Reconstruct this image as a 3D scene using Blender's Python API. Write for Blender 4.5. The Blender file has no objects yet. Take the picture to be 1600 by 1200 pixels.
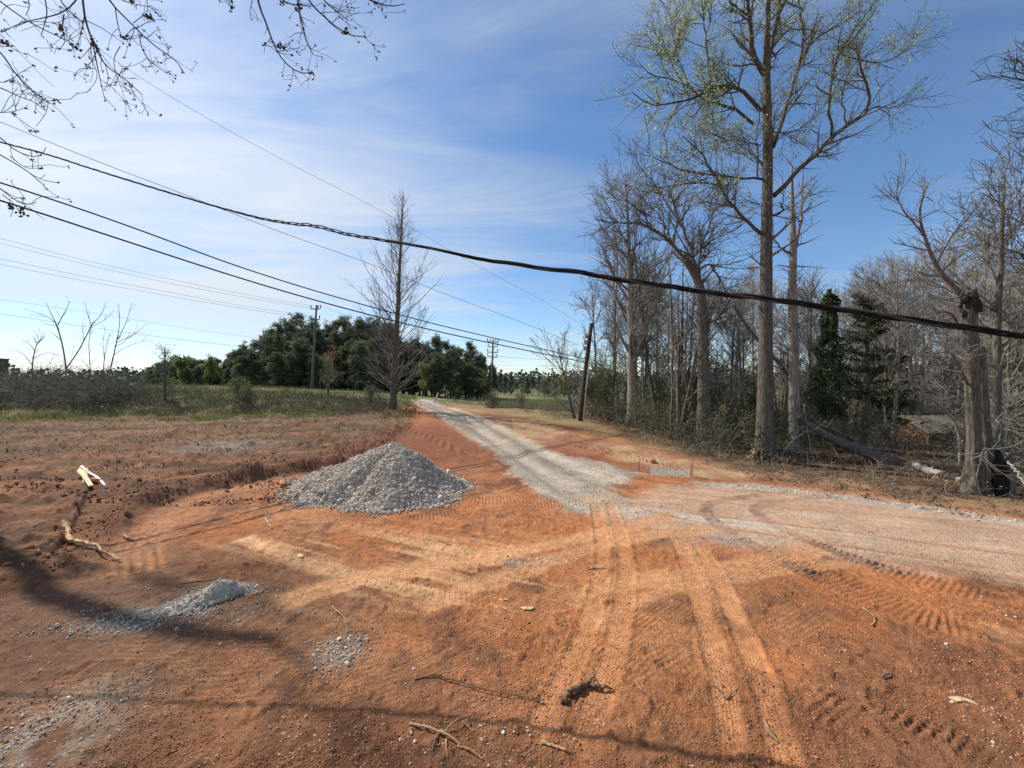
import bpy, math
import numpy as np
from mathutils import Vector
S = bpy.context.scene
COL = S.collection
RNG = np.random.default_rng(7)
H = 2.6                      # height of the camera above the pad
F = 625.0                    # focal length in pixels of the 1600 x 1200 photograph
SUN_AZ, SUN_EL = math.radians(-55), math.radians(44)
SUNV = np.array([math.sin(SUN_AZ)*math.cos(SUN_EL), math.cos(SUN_AZ)*math.cos(SUN_EL), math.sin(SUN_EL)])

def at(px, py, d):
    """World point seen at photo pixel (px, py) at depth d metres."""
    return np.array([(px-800)/F*d, d, H+(600-py)/F*d])

def flat(px, py):
    d = F*H/(py-600.0)
    return np.array([(px-800)/F*d, d])

# ------------------------------------------------------------------ noise
def hash3(ix, iy, iz, seed):
    h = (ix.astype(np.int64)*374761393 + iy.astype(np.int64)*668265263 + iz.astype(np.int64)*2147483647 + seed*1274126177) & 0xffffffff
    h = ((h ^ (h >> 13))*1274126177) & 0xffffffff
    h = (h ^ (h >> 16)) & 0xffff
    return (h/65535.0).astype(np.float32)

def vnoise2(x, y, seed=0):
    xi = np.floor(x); yi = np.floor(y)
    fx = (x-xi).astype(np.float32); fy = (y-yi).astype(np.float32)
    fx = fx*fx*(3-2*fx); fy = fy*fy*(3-2*fy)
    xi = xi.astype(np.int64); yi = yi.astype(np.int64)
    z = np.zeros_like(xi)
    a = hash3(xi, yi, z, seed); b = hash3(xi+1, yi, z, seed)
    c = hash3(xi, yi+1, z, seed); d = hash3(xi+1, yi+1, z, seed)
    return (a+(b-a)*fx)*(1-fy) + (c+(d-c)*fx)*fy

def fbm(x, y, scale, octaves=4, seed=0, gain=.5):
    """fractal noise in -1..1; scale = size of the largest feature in metres"""
    v = np.zeros(np.shape(x), np.float32); a = 1.0; t = 0.0
    f = 1.0/scale
    for o in range(octaves):
        ang = 0.6*o+0.3*seed
        ca, sa = math.cos(ang), math.sin(ang)
        v += a*(2*vnoise2((x*ca-y*sa)*f+17.3*o, (x*sa+y*ca)*f-9.1*o, seed*31+o)-1)
        t += a; a *= gain; f *= 2.03
    return v/t

def sstep(a, b, x):
    t = np.clip((x-a)/(b-a), 0, 1)
    return t*t*(3-2*t)

# ------------------------------------------------------------------ mesh building
def mesh_data(name, V, quads=None, tris=None, mats=(), smooth=True, matidx=None):
    me = bpy.data.meshes.new(name)
    V = np.ascontiguousarray(V, np.float32)
    q = np.zeros((0, 4), np.int32) if quads is None else np.asarray(quads, np.int32).reshape(-1, 4)
    t = np.zeros((0, 3), np.int32) if tris is None else np.asarray(tris, np.int32).reshape(-1, 3)
    me.vertices.add(len(V)); me.vertices.foreach_set('co', V.ravel())
    nl = q.size+t.size
    me.loops.add(nl)
    me.loops.foreach_set('vertex_index', np.concatenate([q.ravel(), t.ravel()]).astype(np.int32))
    me.polygons.add(len(q)+len(t))
    me.polygons.foreach_set('loop_start', np.concatenate([np.arange(len(q))*4, q.size+np.arange(len(t))*3]).astype(np.int32))
    if matidx is not None:
        me.polygons.foreach_set('material_index', np.asarray(matidx, np.int32))
    me.polygons.foreach_set('use_smooth', np.full(len(q)+len(t), bool(smooth)))
    for m in mats: me.materials.append(m)
    me.update(calc_edges=True)
    me.validate()
    return me

def link(name, me, parent=None, loc=None):
    o = bpy.data.objects.new(name, me); COL.objects.link(o)
    if parent is not None: o.parent = parent
    if loc is not None: o.location = loc
    return o

def tag(o, label=None, cat=None, group=None, kind=None):
    if label: o['label'] = label
    if cat: o['category'] = cat
    if group: o['group'] = group
    if kind: o['kind'] = kind
    return o

def thing(name, label, cat, loc=(0, 0, 0), group=None, rz=0.0):
    o = bpy.data.objects.new(name, None); COL.objects.link(o)
    o.location = loc; o.rotation_euler = (0, 0, rz); o.empty_display_size = .2
    return tag(o, label, cat, group)

class MB:
    """collects pieces of geometry that become ONE mesh"""
    def __init__(s): s.V = []; s.Q = []; s.T = []; s.n = 0
    def add(s, V, quads=None, tris=None):
        V = np.asarray(V, float).reshape(-1, 3)
        if quads is not None and len(quads): s.Q.append(np.asarray(quads, int).reshape(-1, 4)+s.n)
        if tris is not None and len(tris): s.T.append(np.asarray(tris, int).reshape(-1, 3)+s.n)
        s.V.append(V); s.n += len(V); return s
    def tubes(s, P, R, k=6, cap=True):
        V, Q, T = tubes(P, R, k, cap); return s.add(V, Q, T)
    def box(s, c, size, M=None):
        x, y, z = np.array(size)/2
        v = np.array([[-x,-y,-z],[x,-y,-z],[x,y,-z],[-x,y,-z],[-x,-y,z],[x,-y,z],[x,y,z],[-x,y,z]])
        if M is not None: v = v@np.asarray(M).T
        return s.add(v+np.asarray(c), [[0,3,2,1],[4,5,6,7],[0,1,5,4],[1,2,6,5],[2,3,7,6],[3,0,4,7]])
    def data(s, name, mats, smooth=True):
        return mesh_data(name, np.concatenate(s.V), np.concatenate(s.Q) if s.Q else None, np.concatenate(s.T) if s.T else None,
                         mats if isinstance(mats, (list, tuple)) else [mats], smooth)
    def build(s, name, mat, parent=None, smooth=True, loc=None):
        return link(name, s.data(name, mat, smooth), parent, loc)

def norm(v):
    return v/np.maximum(np.linalg.norm(v, axis=-1, keepdims=True), 1e-9)

def perp(T):
    ref = np.where(np.abs(T[..., 2:3]) > .8, np.array([1., 0, 0]), np.array([0, 0, 1.]))
    U = norm(np.cross(T, ref)); return U, np.cross(T, U)

def tubes(P, R, k=5, cap=True):
    """P (B,n,3) polylines, R (B,n) radii -> vertices, quads, tris"""
    P = np.asarray(P, float); R = np.asarray(R, float)
    if P.ndim == 2: P = P[None]; R = R[None]
    B, n, _ = P.shape
    T = norm(np.gradient(P, axis=1))
    mean = norm(P[:, -1]-P[:, 0]+1e-6)
    U0, W0 = perp(mean)
    U = norm(np.cross(T, np.broadcast_to(W0[:, None], T.shape))); W = np.cross(T, U)
    a = np.arange(k)*2*np.pi/k
    V = P[:, :, None]+R[:, :, None, None]*(np.cos(a)[None, None, :, None]*U[:, :, None]+np.sin(a)[None, None, :, None]*W[:, :, None])
    V = V.reshape(-1, 3)
    b = np.arange(B)[:, None, None]*n*k; i = np.arange(n-1)[None, :, None]*k; j = np.arange(k)[None, None, :]; j2 = (j+1) % k
    Q = np.stack(np.broadcast_arrays(b+i+j, b+i+k+j, b+i+k+j2, b+i+j2), -1).reshape(-1, 4)
    Tt = None
    if cap:
        b0 = (np.arange(B)*n*k)[:, None]; m = np.arange(1, k-1)[None]
        e = b0+(n-1)*k
        Tt = np.concatenate([np.stack(np.broadcast_arrays(b0, b0+m, b0+m+1), -1).reshape(-1, 3),
                             np.stack(np.broadcast_arrays(e, e+m+1, e+m), -1).reshape(-1, 3)])
    return V, Q, Tt

def resample(pts, n, rounds=2):
    p = np.asarray(pts, float)
    for _ in range(rounds):
        if len(p) < 3: break
        q = np.empty((2*len(p)-2, p.shape[1]))
        q[0::2] = .75*p[:-1]+.25*p[1:]; q[1::2] = .25*p[:-1]+.75*p[1:]
        p = np.concatenate([p[:1], q, p[-1:]])
    s = np.concatenate([[0], np.cumsum(np.linalg.norm(np.diff(p[:, :3], axis=0), axis=1))])
    t = np.linspace(0, s[-1], n)
    return np.stack([np.interp(t, s, p[:, c]) for c in range(p.shape[1])], 1)

def children(rng, P, R, count, t=(.15, .98), ang=(50, 12), length=(.5, 1.2), taper=.5, n=6, up=.08, wob=.12, rr=.6, rtip=.006, rmin=.008, side=None, weights=None):
    """grow `count` child branches on the polylines P (B,m,3): all with n points"""
    B, m, _ = P.shape
    ln = np.linalg.norm(np.diff(P, axis=1), axis=2).sum(1)
    w = ln if weights is None else weights
    par = rng.choice(B, count, p=w/w.sum())
    tt = rng.uniform(t[0], t[1], count)
    f = tt*(m-1); i = np.minimum(f.astype(int), m-2); fr = (f-i)[:, None]
    A = P[par, i]*(1-fr)+P[par, i+1]*fr
    tan = norm(P[par, i+1]-P[par, i])
    rp = R[par, i]*(1-fr[:, 0])+R[par, i+1]*fr[:, 0]
    U, W = perp(tan)
    ph = rng.uniform(0, 2*np.pi, count)
    a = np.radians(rng.normal(ang[0], ang[1], count))[:, None]
    d = np.cos(a)*tan+np.sin(a)*(np.cos(ph)[:, None]*U+np.sin(ph)[:, None]*W)
    if side is not None: d = norm(d+np.asarray(side)*.4)
    L = rng.uniform(length[0], length[1], count)*(1-taper*tt)
    st = (L/(n-1))[:, None]
    pts = [A]
    for s in range(n-1):
        d = norm(d+rng.normal(0, wob, (count, 3))+np.array([0, 0, up]))
        pts.append(pts[-1]+d*st)
    C = np.stack(pts, 1)
    r0 = np.maximum(np.minimum(rp*rr, L*.035), rmin)
    rt = np.minimum(rtip, r0)
    g = np.linspace(0, 1, n)[None]
    RR = r0[:, None]*(1-g)+rt[:, None]*g
    return C, RR

def leaf_quads(rng, pts, size, droop=0.0, aspect=.55, normal=None):
    """small diamond leaves centred on pts, random orientation"""
    n = len(pts)
    d = norm(rng.normal(0, 1, (n, 3))+np.array([0, 0, -droop]))
    s = norm(np.cross(d, rng.normal(0, 1, (n, 3))))
    L = (size*rng.uniform(.6, 1.3, n))[:, None]
    a = pts-d*L*.5; c = pts+d*L*.5
    nn = np.cross(d, s)
    b = pts+s*L*aspect*.5+nn*L*.08; e = pts-s*L*aspect*.5+nn*L*.08
    V = np.stack([a, b, c, e], 1).reshape(-1, 3)
    Q = np.arange(n*4).reshape(-1, 4)
    return V, Q

# ------------------------------------------------------------------ materials
def nodes(name):
    m = bpy.data.materials.new(name); m.use_nodes = True
    nt = m.node_tree; nt.nodes.clear()
    out = nt.nodes.new('ShaderNodeOutputMaterial')
    return m, nt, out

def N(nt, kind, **kw):
    n = nt.nodes.new(kind)
    for k, v in kw.items():
        if k.startswith('i_'):
            n.inputs[int(k[2:]) if k[2:].isdigit() else k[2:].replace('_', ' ')].default_value = v
        else: setattr(n, k, v)
    return n

def ramp(nt, stops, fac=None):
    r = nt.nodes.new('ShaderNodeValToRGB')
    e = r.color_ramp.elements
    while len(e) < len(stops): e.new(.5)
    for k, (p, c) in enumerate(stops):
        e[k].position = p; e[k].color = (*c, 1) if len(c) == 3 else c
    if fac is not None: nt.links.new(fac, r.inputs[0])
    return r

def mat_rough(name, cols, scale=(8, 8, 8), bump=.3, dist=.02, rough=.9, detail=6, kind='noise', coords='Object', spec=.2):
    m, nt, out = nodes(name); L = nt.links
    tc = N(nt, 'ShaderNodeTexCoord'); mp = N(nt, 'ShaderNodeMapping'); mp.inputs['Scale'].default_value = scale
    L.new(tc.outputs[coords], mp.inputs[0])
    nz = N(nt, 'ShaderNodeTexNoise'); nz.inputs['Scale'].default_value = 1; nz.inputs['Detail'].default_value = detail; nz.inputs['Roughness'].default_value = .65
    L.new(mp.outputs[0], nz.inputs['Vector'])
    k = len(cols)
    r = ramp(nt, [(.3+.4*i/max(k-1, 1), c) for i, c in enumerate(cols)], nz.outputs[0])
    p = N(nt, 'ShaderNodeBsdfPrincipled'); p.inputs['Roughness'].default_value = rough
    p.inputs['Specular IOR Level'].default_value = spec
    L.new(r.outputs[0], p.inputs['Base Color'])
    if bump:
        b = N(nt, 'ShaderNodeBump'); b.inputs['Strength'].default_value = bump; b.inputs['Distance'].default_value = dist
        L.new(nz.outputs[0], b.inputs['Height']); L.new(b.outputs[0], p.inputs['Normal'])
    L.new(p.outputs[0], out.inputs[0])
    return m

def mat_leaf(name, c1, c2, trans=.35, scale=1.5, rough=.6):
    m, nt, out = nodes(name); L = nt.links
    g = N(nt, 'ShaderNodeNewGeometry')
    nz = N(nt, 'ShaderNodeTexNoise'); nz.inputs['Scale'].default_value = scale; nz.inputs['Detail'].default_value = 3
    L.new(g.outputs['Position'], nz.inputs['Vector'])
    r = ramp(nt, [(.35, c1), (.65, c2)], nz.outputs[0])
    hv = N(nt, 'ShaderNodeHueSaturation')
    mr = N(nt, 'ShaderNodeMapRange'); mr.inputs[3].default_value = .6; mr.inputs[4].default_value = 1.4
    L.new(g.outputs['Random Per Island'], mr.inputs[0]); L.new(mr.outputs[0], hv.inputs['Value']); L.new(r.outputs[0], hv.inputs['Color'])
    d = N(nt, 'ShaderNodeBsdfPrincipled'); d.inputs['Roughness'].default_value = rough; d.inputs['Specular IOR Level'].default_value = .25
    t = N(nt, 'ShaderNodeBsdfTranslucent')
    mx = N(nt, 'ShaderNodeMixShader'); mx.inputs[0].default_value = trans
    L.new(hv.outputs[0], d.inputs['Base Color']); L.new(hv.outputs[0], t.inputs[0])
    L.new(d.outputs[0], mx.inputs[1]); L.new(t.outputs[0], mx.inputs[2]); L.new(mx.outputs[0], out.inputs[0])
    return m

def mat_plain(name, col, rough=.6, metal=0.0, spec=.4):
    m, nt, out = nodes(name)
    p = N(nt, 'ShaderNodeBsdfPrincipled'); p.inputs['Roughness'].default_value = rough; p.inputs['Metallic'].default_value = metal
    p.inputs['Specular IOR Level'].default_value = spec
    nz = N(nt, 'ShaderNodeTexNoise'); nz.inputs['Scale'].default_value = 14; nz.inputs['Detail'].default_value = 4
    tc = N(nt, 'ShaderNodeTexCoord'); nt.links.new(tc.outputs['Object'], nz.inputs['Vector'])
    r = ramp(nt, [(.3, tuple(c*.75 for c in col)), (.7, tuple(min(1, c*1.15) for c in col))], nz.outputs[0])
    nt.links.new(r.outputs[0], p.inputs['Base Color']); nt.links.new(p.outputs[0], out.inputs[0])
    return m
# ------------------------------------------------------------------ camera, sun, sky
cam = bpy.data.cameras.new('camera'); camo = bpy.data.objects.new('camera', cam); COL.objects.link(camo)
cam.sensor_fit = 'HORIZONTAL'; cam.sensor_width = 36; cam.lens = 36*F/1600
cam.clip_start = .05; cam.clip_end = 6000
camo.location = (0, 0, H); camo.rotation_euler = (math.pi/2, 0, 0)
S.camera = camo
sl = bpy.data.lights.new('sun', 'SUN'); so = bpy.data.objects.new('sun', sl); COL.objects.link(so)
sl.energy = 4.6; sl.angle = math.radians(.36); sl.color = (1, .93, .82)
so.rotation_euler = Vector(SUNV).to_track_quat('Z', 'Y').to_euler(); so.location = (-30, 20, 40)
S.view_settings.view_transform = 'Standard'; S.view_settings.look = 'None'; S.view_settings.exposure = .42; S.view_settings.gamma = 1

def build_world():
    w = bpy.data.worlds.new('World'); S.world = w; w.use_nodes = True
    nt = w.node_tree; nt.nodes.clear(); L = nt.links
    out = N(nt, 'ShaderNodeOutputWorld'); bg = N(nt, 'ShaderNodeBackground'); bg.inputs[1].default_value = SKY_STRENGTH
    sky = N(nt, 'ShaderNodeTexSky'); sky.sky_type = 'NISHITA'; sky.sun_disc = False
    sky.sun_elevation = SUN_EL; sky.sun_rotation = SUN_AZ % (2*math.pi)
    sky.air_density = 1.0; sky.dust_density = .15; sky.ozone_density = 4.0; sky.altitude = 200
    tc = N(nt, 'ShaderNodeTexCoord')
    sep = N(nt, 'ShaderNodeSeparateXYZ'); L.new(tc.outputs['Generated'], sep.inputs[0])
    def M(op, a, b=None, c=None, clamp=False):
        n = N(nt, 'ShaderNodeMath', operation=op, use_clamp=clamp)
        for i, v in enumerate((a, b, c)):
            if v is None: continue
            if isinstance(v, (int, float)): n.inputs[i].default_value = v
            else: L.new(v, n.inputs[i])
        return n.outputs[0]
    z = M('ADD', M('MAXIMUM', sep.outputs[2], 0.0), .10)
    u = M('DIVIDE', sep.outputs[0], z); v = M('DIVIDE', sep.outputs[1], z)       # a flat layer of high cloud seen in perspective
    cb = N(nt, 'ShaderNodeCombineXYZ'); L.new(u, cb.inputs[0]); L.new(v, cb.inputs[1])
    def layer(rot, scale, detail, dist, rough=.6, off=(0, 0, 0)):
        mp = N(nt, 'ShaderNodeMapping'); mp.inputs['Rotation'].default_value = (0, 0, rot); mp.inputs['Scale'].default_value = scale; mp.inputs['Location'].default_value = off
        L.new(cb.outputs[0], mp.inputs[0])
        nz = N(nt, 'ShaderNodeTexNoise'); nz.inputs['Scale'].default_value = 1; nz.inputs['Detail'].default_value = detail; nz.inputs['Roughness'].default_value = rough; nz.inputs['Distortion'].default_value = dist
        L.new(mp.outputs[0], nz.inputs['Vector']); return nz.outputs[0]
    big = layer(.5, (.35, .55, 1), 5, .6, .55, (3.1, .4, 0))
    fib = layer(.35, (.55, 1.9, 1), 9, 1.1, .62, (1.7, 5.2, 0))
    # the veil thickens towards the sun's side of the sky (west), breaks up to the right
    west = N(nt, 'ShaderNodeMapRange', clamp=True); L.new(u, west.inputs[0])
    west.inputs[1].default_value = .1; west.inputs[2].default_value = -2.2; west.inputs[3].default_value = 0; west.inputs[4].default_value = 1
    dens = M('ADD', M('MULTIPLY', big, .75), M('MULTIPLY', fib, .65))
    up_ = N(nt, 'ShaderNodeMapRange', clamp=True); L.new(sep.outputs[2], up_.inputs[0])
    up_.inputs[1].default_value = .0; up_.inputs[2].default_value = .34; up_.inputs[3].default_value = .35; up_.inputs[4].default_value = 1
    dens = M('ADD', dens, M('MULTIPLY', M('MULTIPLY', west.outputs[0], up_.outputs[0]), .48))
    veil = N(nt, 'ShaderNodeMapRange', clamp=True, interpolation_type='SMOOTHSTEP'); L.new(dens, veil.inputs[0])
    veil.inputs[1].default_value = .56; veil.inputs[2].default_value = 1.20; veil.inputs[3].default_value = .05; veil.inputs[4].default_value = .92
    # small fair-weather puffs low in the sky
    puff = layer(.1, (.55, 1.1, 1), 8, .3, .6, (8.3, 2.2, 0))
    pf = N(nt, 'ShaderNodeMapRange', clamp=True, interpolation_type='SMOOTHSTEP'); L.new(puff, pf.inputs[0])
    pf.inputs[1].default_value = .52; pf.inputs[2].default_value = .72; pf.inputs[3].default_value = 0; pf.inputs[4].default_value = .75
    low = N(nt, 'ShaderNodeMapRange', clamp=True); L.new(sep.outputs[2], low.inputs[0])
    low.inputs[1].default_value = .5; low.inputs[2].default_value = .12; low.inputs[3].default_value = 0; low.inputs[4].default_value = 1
    cov = M('MAXIMUM', veil.outputs[0], M('MULTIPLY', pf.outputs[0], low.outputs[0]))
    # thin cloud is brightest towards the sun (forward scattering)
    dp = N(nt, 'ShaderNodeVectorMath', operation='DOT_PRODUCT'); L.new(tc.outputs['Generated'], dp.inputs[0]); dp.inputs[1].default_value = tuple(SUNV)
    glow = M('POWER', M('MAXIMUM', dp.outputs['Value'], 0.0), 5.0)
    br = M('ADD', M('MULTIPLY', glow, CLOUD_GLOW), CLOUD_BASE)
    cc = N(nt, 'ShaderNodeMix', data_type='RGBA', blend_type='MULTIPLY'); cc.inputs[0].default_value = 1
    cc.inputs[6].default_value = (.93, .97, 1.0, 1); L.new(br, cc.inputs[7])
    mx = N(nt, 'ShaderNodeMix', data_type='RGBA'); L.new(cov, mx.inputs[0]); hs = N(nt, 'ShaderNodeHueSaturation'); hs.inputs['Saturation'].default_value = 1.14; hs.inputs['Value'].default_value = .86; L.new(sky.outputs[0], hs.inputs['Color']); L.new(hs.outputs[0], mx.inputs[6]); L.new(cc.outputs[2], mx.inputs[7])
    L.new(mx.outputs[2], bg.inputs[0]); L.new(bg.outputs[0], out.inputs[0])
SKY_STRENGTH, CLOUD_GLOW, CLOUD_BASE = .13, 2.4, 4.3
build_world()

# ------------------------------------------------------------------ terrain: thin-plate surface through measured points
ctl = []
for x in np.arange(-12, 13, 3.0):
    for y in (-14, -8, -3, 0, 2.5, 5, 7.5): ctl.append((x, y, 0.0))
for px, py, d in [(450,797,8.25),(740,797,8.25),(600,770,9.6),
    (440,735,11.2),(300,760,10.2),(180,820,7.5),(560,700,14.5),(300,700,14.5),(60,700,14.5),(-300,720,13.5),(-500,800,8.5),
    (0,655,22),(300,652,22.5),(500,645,23),(600,642,25),(-400,660,22),(-900,680,21),
    (60,622,27),(300,616,29),(500,622,29),(-400,625,27),
    (100,606,34),(300,606,34),(490,612,36),(600,622,34),(-500,604,36),
    (490,610,55),(300,607,60),(600,614,55),(100,604,60),(-500,600,60),
    (650,626,34),(700,627,42),(640,640,28),(680,644,26),(730,650,23),(770,655,22),(740,690,16.5),(780,712,14),(860,705,14.5),(830,690,16),
    (810,750,10.9),(900,790,8.6),(1000,738,11.6),(940,722,13),
    (700,628,36),(800,640,28),(900,656,22),(905,655,25),(770,628,60),(850,628,62),(850,640,35),(950,640,34),
    (990,666,21),(960,690,16.6),(1000,700,14.6),(1100,718,13.2),(1180,726,12.8),(1080,746,11.2),(1200,748,11),
    (1097,690,16.3),(1195,718,13.8),(1240,710,15),(1300,695,16.5),(1300,745,11.5),(1420,762,10.2),(1530,771,9.7),(1600,790,8.7),(1800,830,7.1),
    (1400,703,17),(1550,700,17),(1800,720,14),(1200,660,26),(1330,690,26),(1400,722,26),(1480,722,27),(1560,700,27),(1700,690,26),(1050,640,40),(1300,640,45),(1420,640,45),(1700,640,45)]:
    ctl.append(tuple(at(px, py, d)))
for x, y, z in [(-60,90,1.4),(0,95,-.6),(60,90,-1),(-110,60,2),(110,60,-1),(-120,-10,1),(120,-10,-.5),(0,-60,0),(-80,-60,.5),(80,-60,0),(-90,150,1),(0,160,-1.5),(90,150,-1.5),(-45,40,2.2),(-45,10,1.0),(45,10,-.2),(-30,0,.3),(30,0,0),(-30,-30,0.2),(30,-30,0)]:
    ctl.append((x, y, z))
ctl = np.array(ctl)
def _tps_fit(c, lam=.02):
    n = len(c); d2 = ((c[:, None, :2]-c[None, :, :2])**2).sum(2)
    K = .5*d2*np.log(d2+1e-9)+np.eye(n)*lam*30
    P = np.c_[np.ones(n), c[:, :2]]
    A = np.block([[K, P], [P.T, np.zeros((3, 3))]])
    return np.linalg.solve(A, np.r_[c[:, 2], 0, 0, 0])
_w = _tps_fit(ctl)
GX = np.arange(-120, 120.1, .75); GY = np.arange(-62, 165.1, .75)
def _grid():
    X, Y = np.meshgrid(GX, GY); X = X.ravel(); Y = Y.ravel(); Z = np.empty(len(X))
    for s in range(0, len(X), 20000):
        e = slice(s, s+20000)
        d2 = (X[e, None]-ctl[None, :, 0])**2+(Y[e, None]-ctl[None, :, 1])**2
        Z[e] = (.5*d2*np.log(d2+1e-9))@_w[:-3]+_w[-3]+_w[-2]*X[e]+_w[-1]*Y[e]
    return np.clip(Z, -3, 3.2).reshape(len(GY), len(GX))
GZ = _grid()
def zbase(x, y):
    x = np.asarray(x, float); y = np.asarray(y, float)
    fx = np.clip((x-GX[0])/.75, 0, len(GX)-1.001); fy = np.clip((y-GY[0])/.75, 0, len(GY)-1.001)
    i = fx.astype(int); j = fy.astype(int); a = fx-i; b = fy-j
    z = (GZ[j, i]*(1-a)+GZ[j, i+1]*a)*(1-b)+(GZ[j+1, i]*(1-a)+GZ[j+1, i+1]*a)*b
    r = np.hypot(x, y)
    return z*(1-sstep(100, 200, r))-.8*sstep(100, 200, r)
def gp(px, py):
    """where the ray through the pixel meets the terrain (x, y, z)"""
    d = np.concatenate([np.arange(1.2, 30, .05), np.arange(30, 160, .25)])
    x = (px-800)/F*d; z = H+(600-py)/F*d
    k = np.nonzero(z < zbase(x, d))[0]
    if len(k) == 0: return np.array([x[-1], d[-1], float(zbase(x[-1], d[-1]))])
    k = k[0]; return np.array([x[k], d[k], float(zbase(x[k], d[k]))])
def gpts(pts): return np.array([gp(*p)[:2] for p in pts])
def on_ground(px, d):
    x = (px-800)/F*d; return np.array([x, d, float(zbase(x, d))])

# ------------------------------------------------------------------ one continuous sheet of ground, finest near the viewer
def radial():
    r = [.3]
    while r[-1] < 3000:
        q = r[-1]
        r.append(q*(1.08 if q < 1.2 else 1.005 if q < 12 else 1.010 if q < 40 else 1.03 if q < 150 else 1.15))
    return np.array(r)
RR = radial()
TH = np.concatenate([np.linspace(-57, 57, 1440), np.linspace(60, 300, 81)])
TH = np.radians(TH); NT = len(TH); NR = len(RR)
gx = (RR[:, None]*np.sin(TH)[None]).ravel(); gy = (RR[:, None]*np.cos(TH)[None]).ravel()
gz = zbase(gx, gy)
gr = np.hypot(gx, gy)

def poly_sd(poly, m):
    """signed distance (negative inside) of the ground vertices selected by m"""
    x = gx[m]; y = gy[m]
    d = np.full(x.shape, 1e9); ins = np.zeros(x.shape, bool)
    n = len(poly)
    for i in range(n):
        ax, ay = poly[i]; bx, by = poly[(i+1) % n]
        ex, ey = bx-ax, by-ay; wx, wy = x-ax, y-ay
        t = np.clip((wx*ex+wy*ey)/(ex*ex+ey*ey+1e-12), 0, 1)
        d = np.minimum(d, (wx-ex*t)**2+(wy-ey*t)**2)
        c = ((ay <= y) & (by > y)) | ((by <= y) & (ay > y))
        with np.errstate(divide='ignore', invalid='ignore'):
            ins ^= c & (x < ax+(y-ay)/(by-ay if by != ay else 1e-9)*(bx-ax))
    return np.sqrt(d)*np.where(ins, -1, 1)
def region(px_poly, far=160, world=False):
    poly = np.asarray(px_poly, float) if world else gpts(px_poly)
    m = gr < far
    sd = np.full(gx.shape, 1e3); sd[m] = poly_sd(poly, m)
    return sd
def line_coords(pts, maxd):
    """nearest segment: signed offset d, arc length s, selection"""
    p = resample(np.asarray(pts, float), max(12, 6*len(pts)))
    lo = p.min(0)-maxd; hi = p.max(0)+maxd
    m = np.nonzero((gx > lo[0]) & (gx < hi[0]) & (gy > lo[1]) & (gy < hi[1]))[0]
    x = gx[m]; y = gy[m]
    best = np.full(len(m), 1e9); sd = np.zeros(len(m)); ss = np.zeros(len(m)); acc = 0.0
    endf = np.ones(len(m))
    for i in range(len(p)-1):
        e = p[i+1]-p[i]; l = np.hypot(*e)
        if l < 1e-6: continue
        u = e/l; wx = x-p[i, 0]; wy = y-p[i, 1]
        t = wx*u[0]+wy*u[1]; tc = np.clip(t, 0, l)
        dd = (wx-tc*u[0])**2+(wy-tc*u[1])**2
        k = dd < best
        best[k] = dd[k]; sd[k] = (wx*u[1]-wy*u[0])[k]; ss[k] = acc+tc[k]
        over = np.abs(t-tc)
        if i == 0 or i == len(p)-2: endf[k] = (1-np.clip(over/.1, 0, 1))[k]
        else: endf[k] = 1
        acc += l
    k = best < maxd**2
    return m[k], np.where(sd[k] < 0, -1, 1)*np.sqrt(best[k]), ss[k], endf[k], acc

# ---- regions
DRIVE = [(638,625),(665,641),(700,661),(735,686),(772,713),(800,741),(832,766),(872,786),(905,803),(950,797),(985,783),(965,762),(1006,742),(985,735),(940,722),(880,711),(830,689),(780,665),(730,645),(690,632),(672,624)]
ROAD = [(930,800),(985,778),(1040,758),(1100,757),(1160,755),(1300,769),(1450,789),(1600,813),(1800,850),(2300,930),(2300,1010),(1800,950),(1600,918),(1450,892),(1300,872),(1200,862),(1120,846),(1040,832),(960,822)]
PADEDGE = [(-500,960),(-100,960),(60,925),(165,890),(185,845),(235,798),(310,772),(430,748),(540,733),(600,700),(640,668)]
FIELD = PADEDGE+[(640,645),(560,646),(300,652),(0,656),(-300,665),(-1200,700)]
WOODS = [(905,654),(960,676),(1010,694),(1080,712),(1150,733),(1260,752),(1400,771),(1500,788),(1620,806),(1850,850),(2600,960)]
WOODW = np.concatenate([gpts(WOODS), np.array([[60, 0], [110, 20], [90, 110], [20, 110], [6.5, 60]])])
CUT = [(655,645),(720,678),(790,705),(880,712),(1000,736),(1080,748),(1200,752),(1400,771),(1600,806),(1500,781),(1400,764),(1250,742),(1180,726),(1100,714),(1000,694),(900,676),(800,652),(720,632),(690,628)]

n1 = fbm(gx, gy, 2.2, 6, 1); n2 = fbm(gx, gy, .55, 5, 2); n3 = fbm(gx, gy, .16, 4, 3); n4 = fbm(gx, gy, 6.5, 4, 4)
near = 1-sstep(25, 60, gr)
sd_drive = region(DRIVE)+.16*n2+.12*n1+.06*n3
sd_road = region(ROAD)+.3*n1+.25*n2
sd_field = region(FIELD)+.10*n2+.1*n1
sd_cut = region(CUT)+.25*n1+.15*n2
sd_wood = region(WOODW, world=True)+.5*n1+.3*n2
sd_drive = sd_drive+.16*n3+.10*n2; k_drive = 1-sstep(-.28, .16, sd_drive)
k_road = 1-sstep(-.45, .35, sd_road)
k_field = 1-sstep(-.15, .25, sd_field)
k_cut = 1-sstep(-.3, .3, sd_cut)
k_wood = 1-sstep(-.8, .6, sd_wood)
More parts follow.
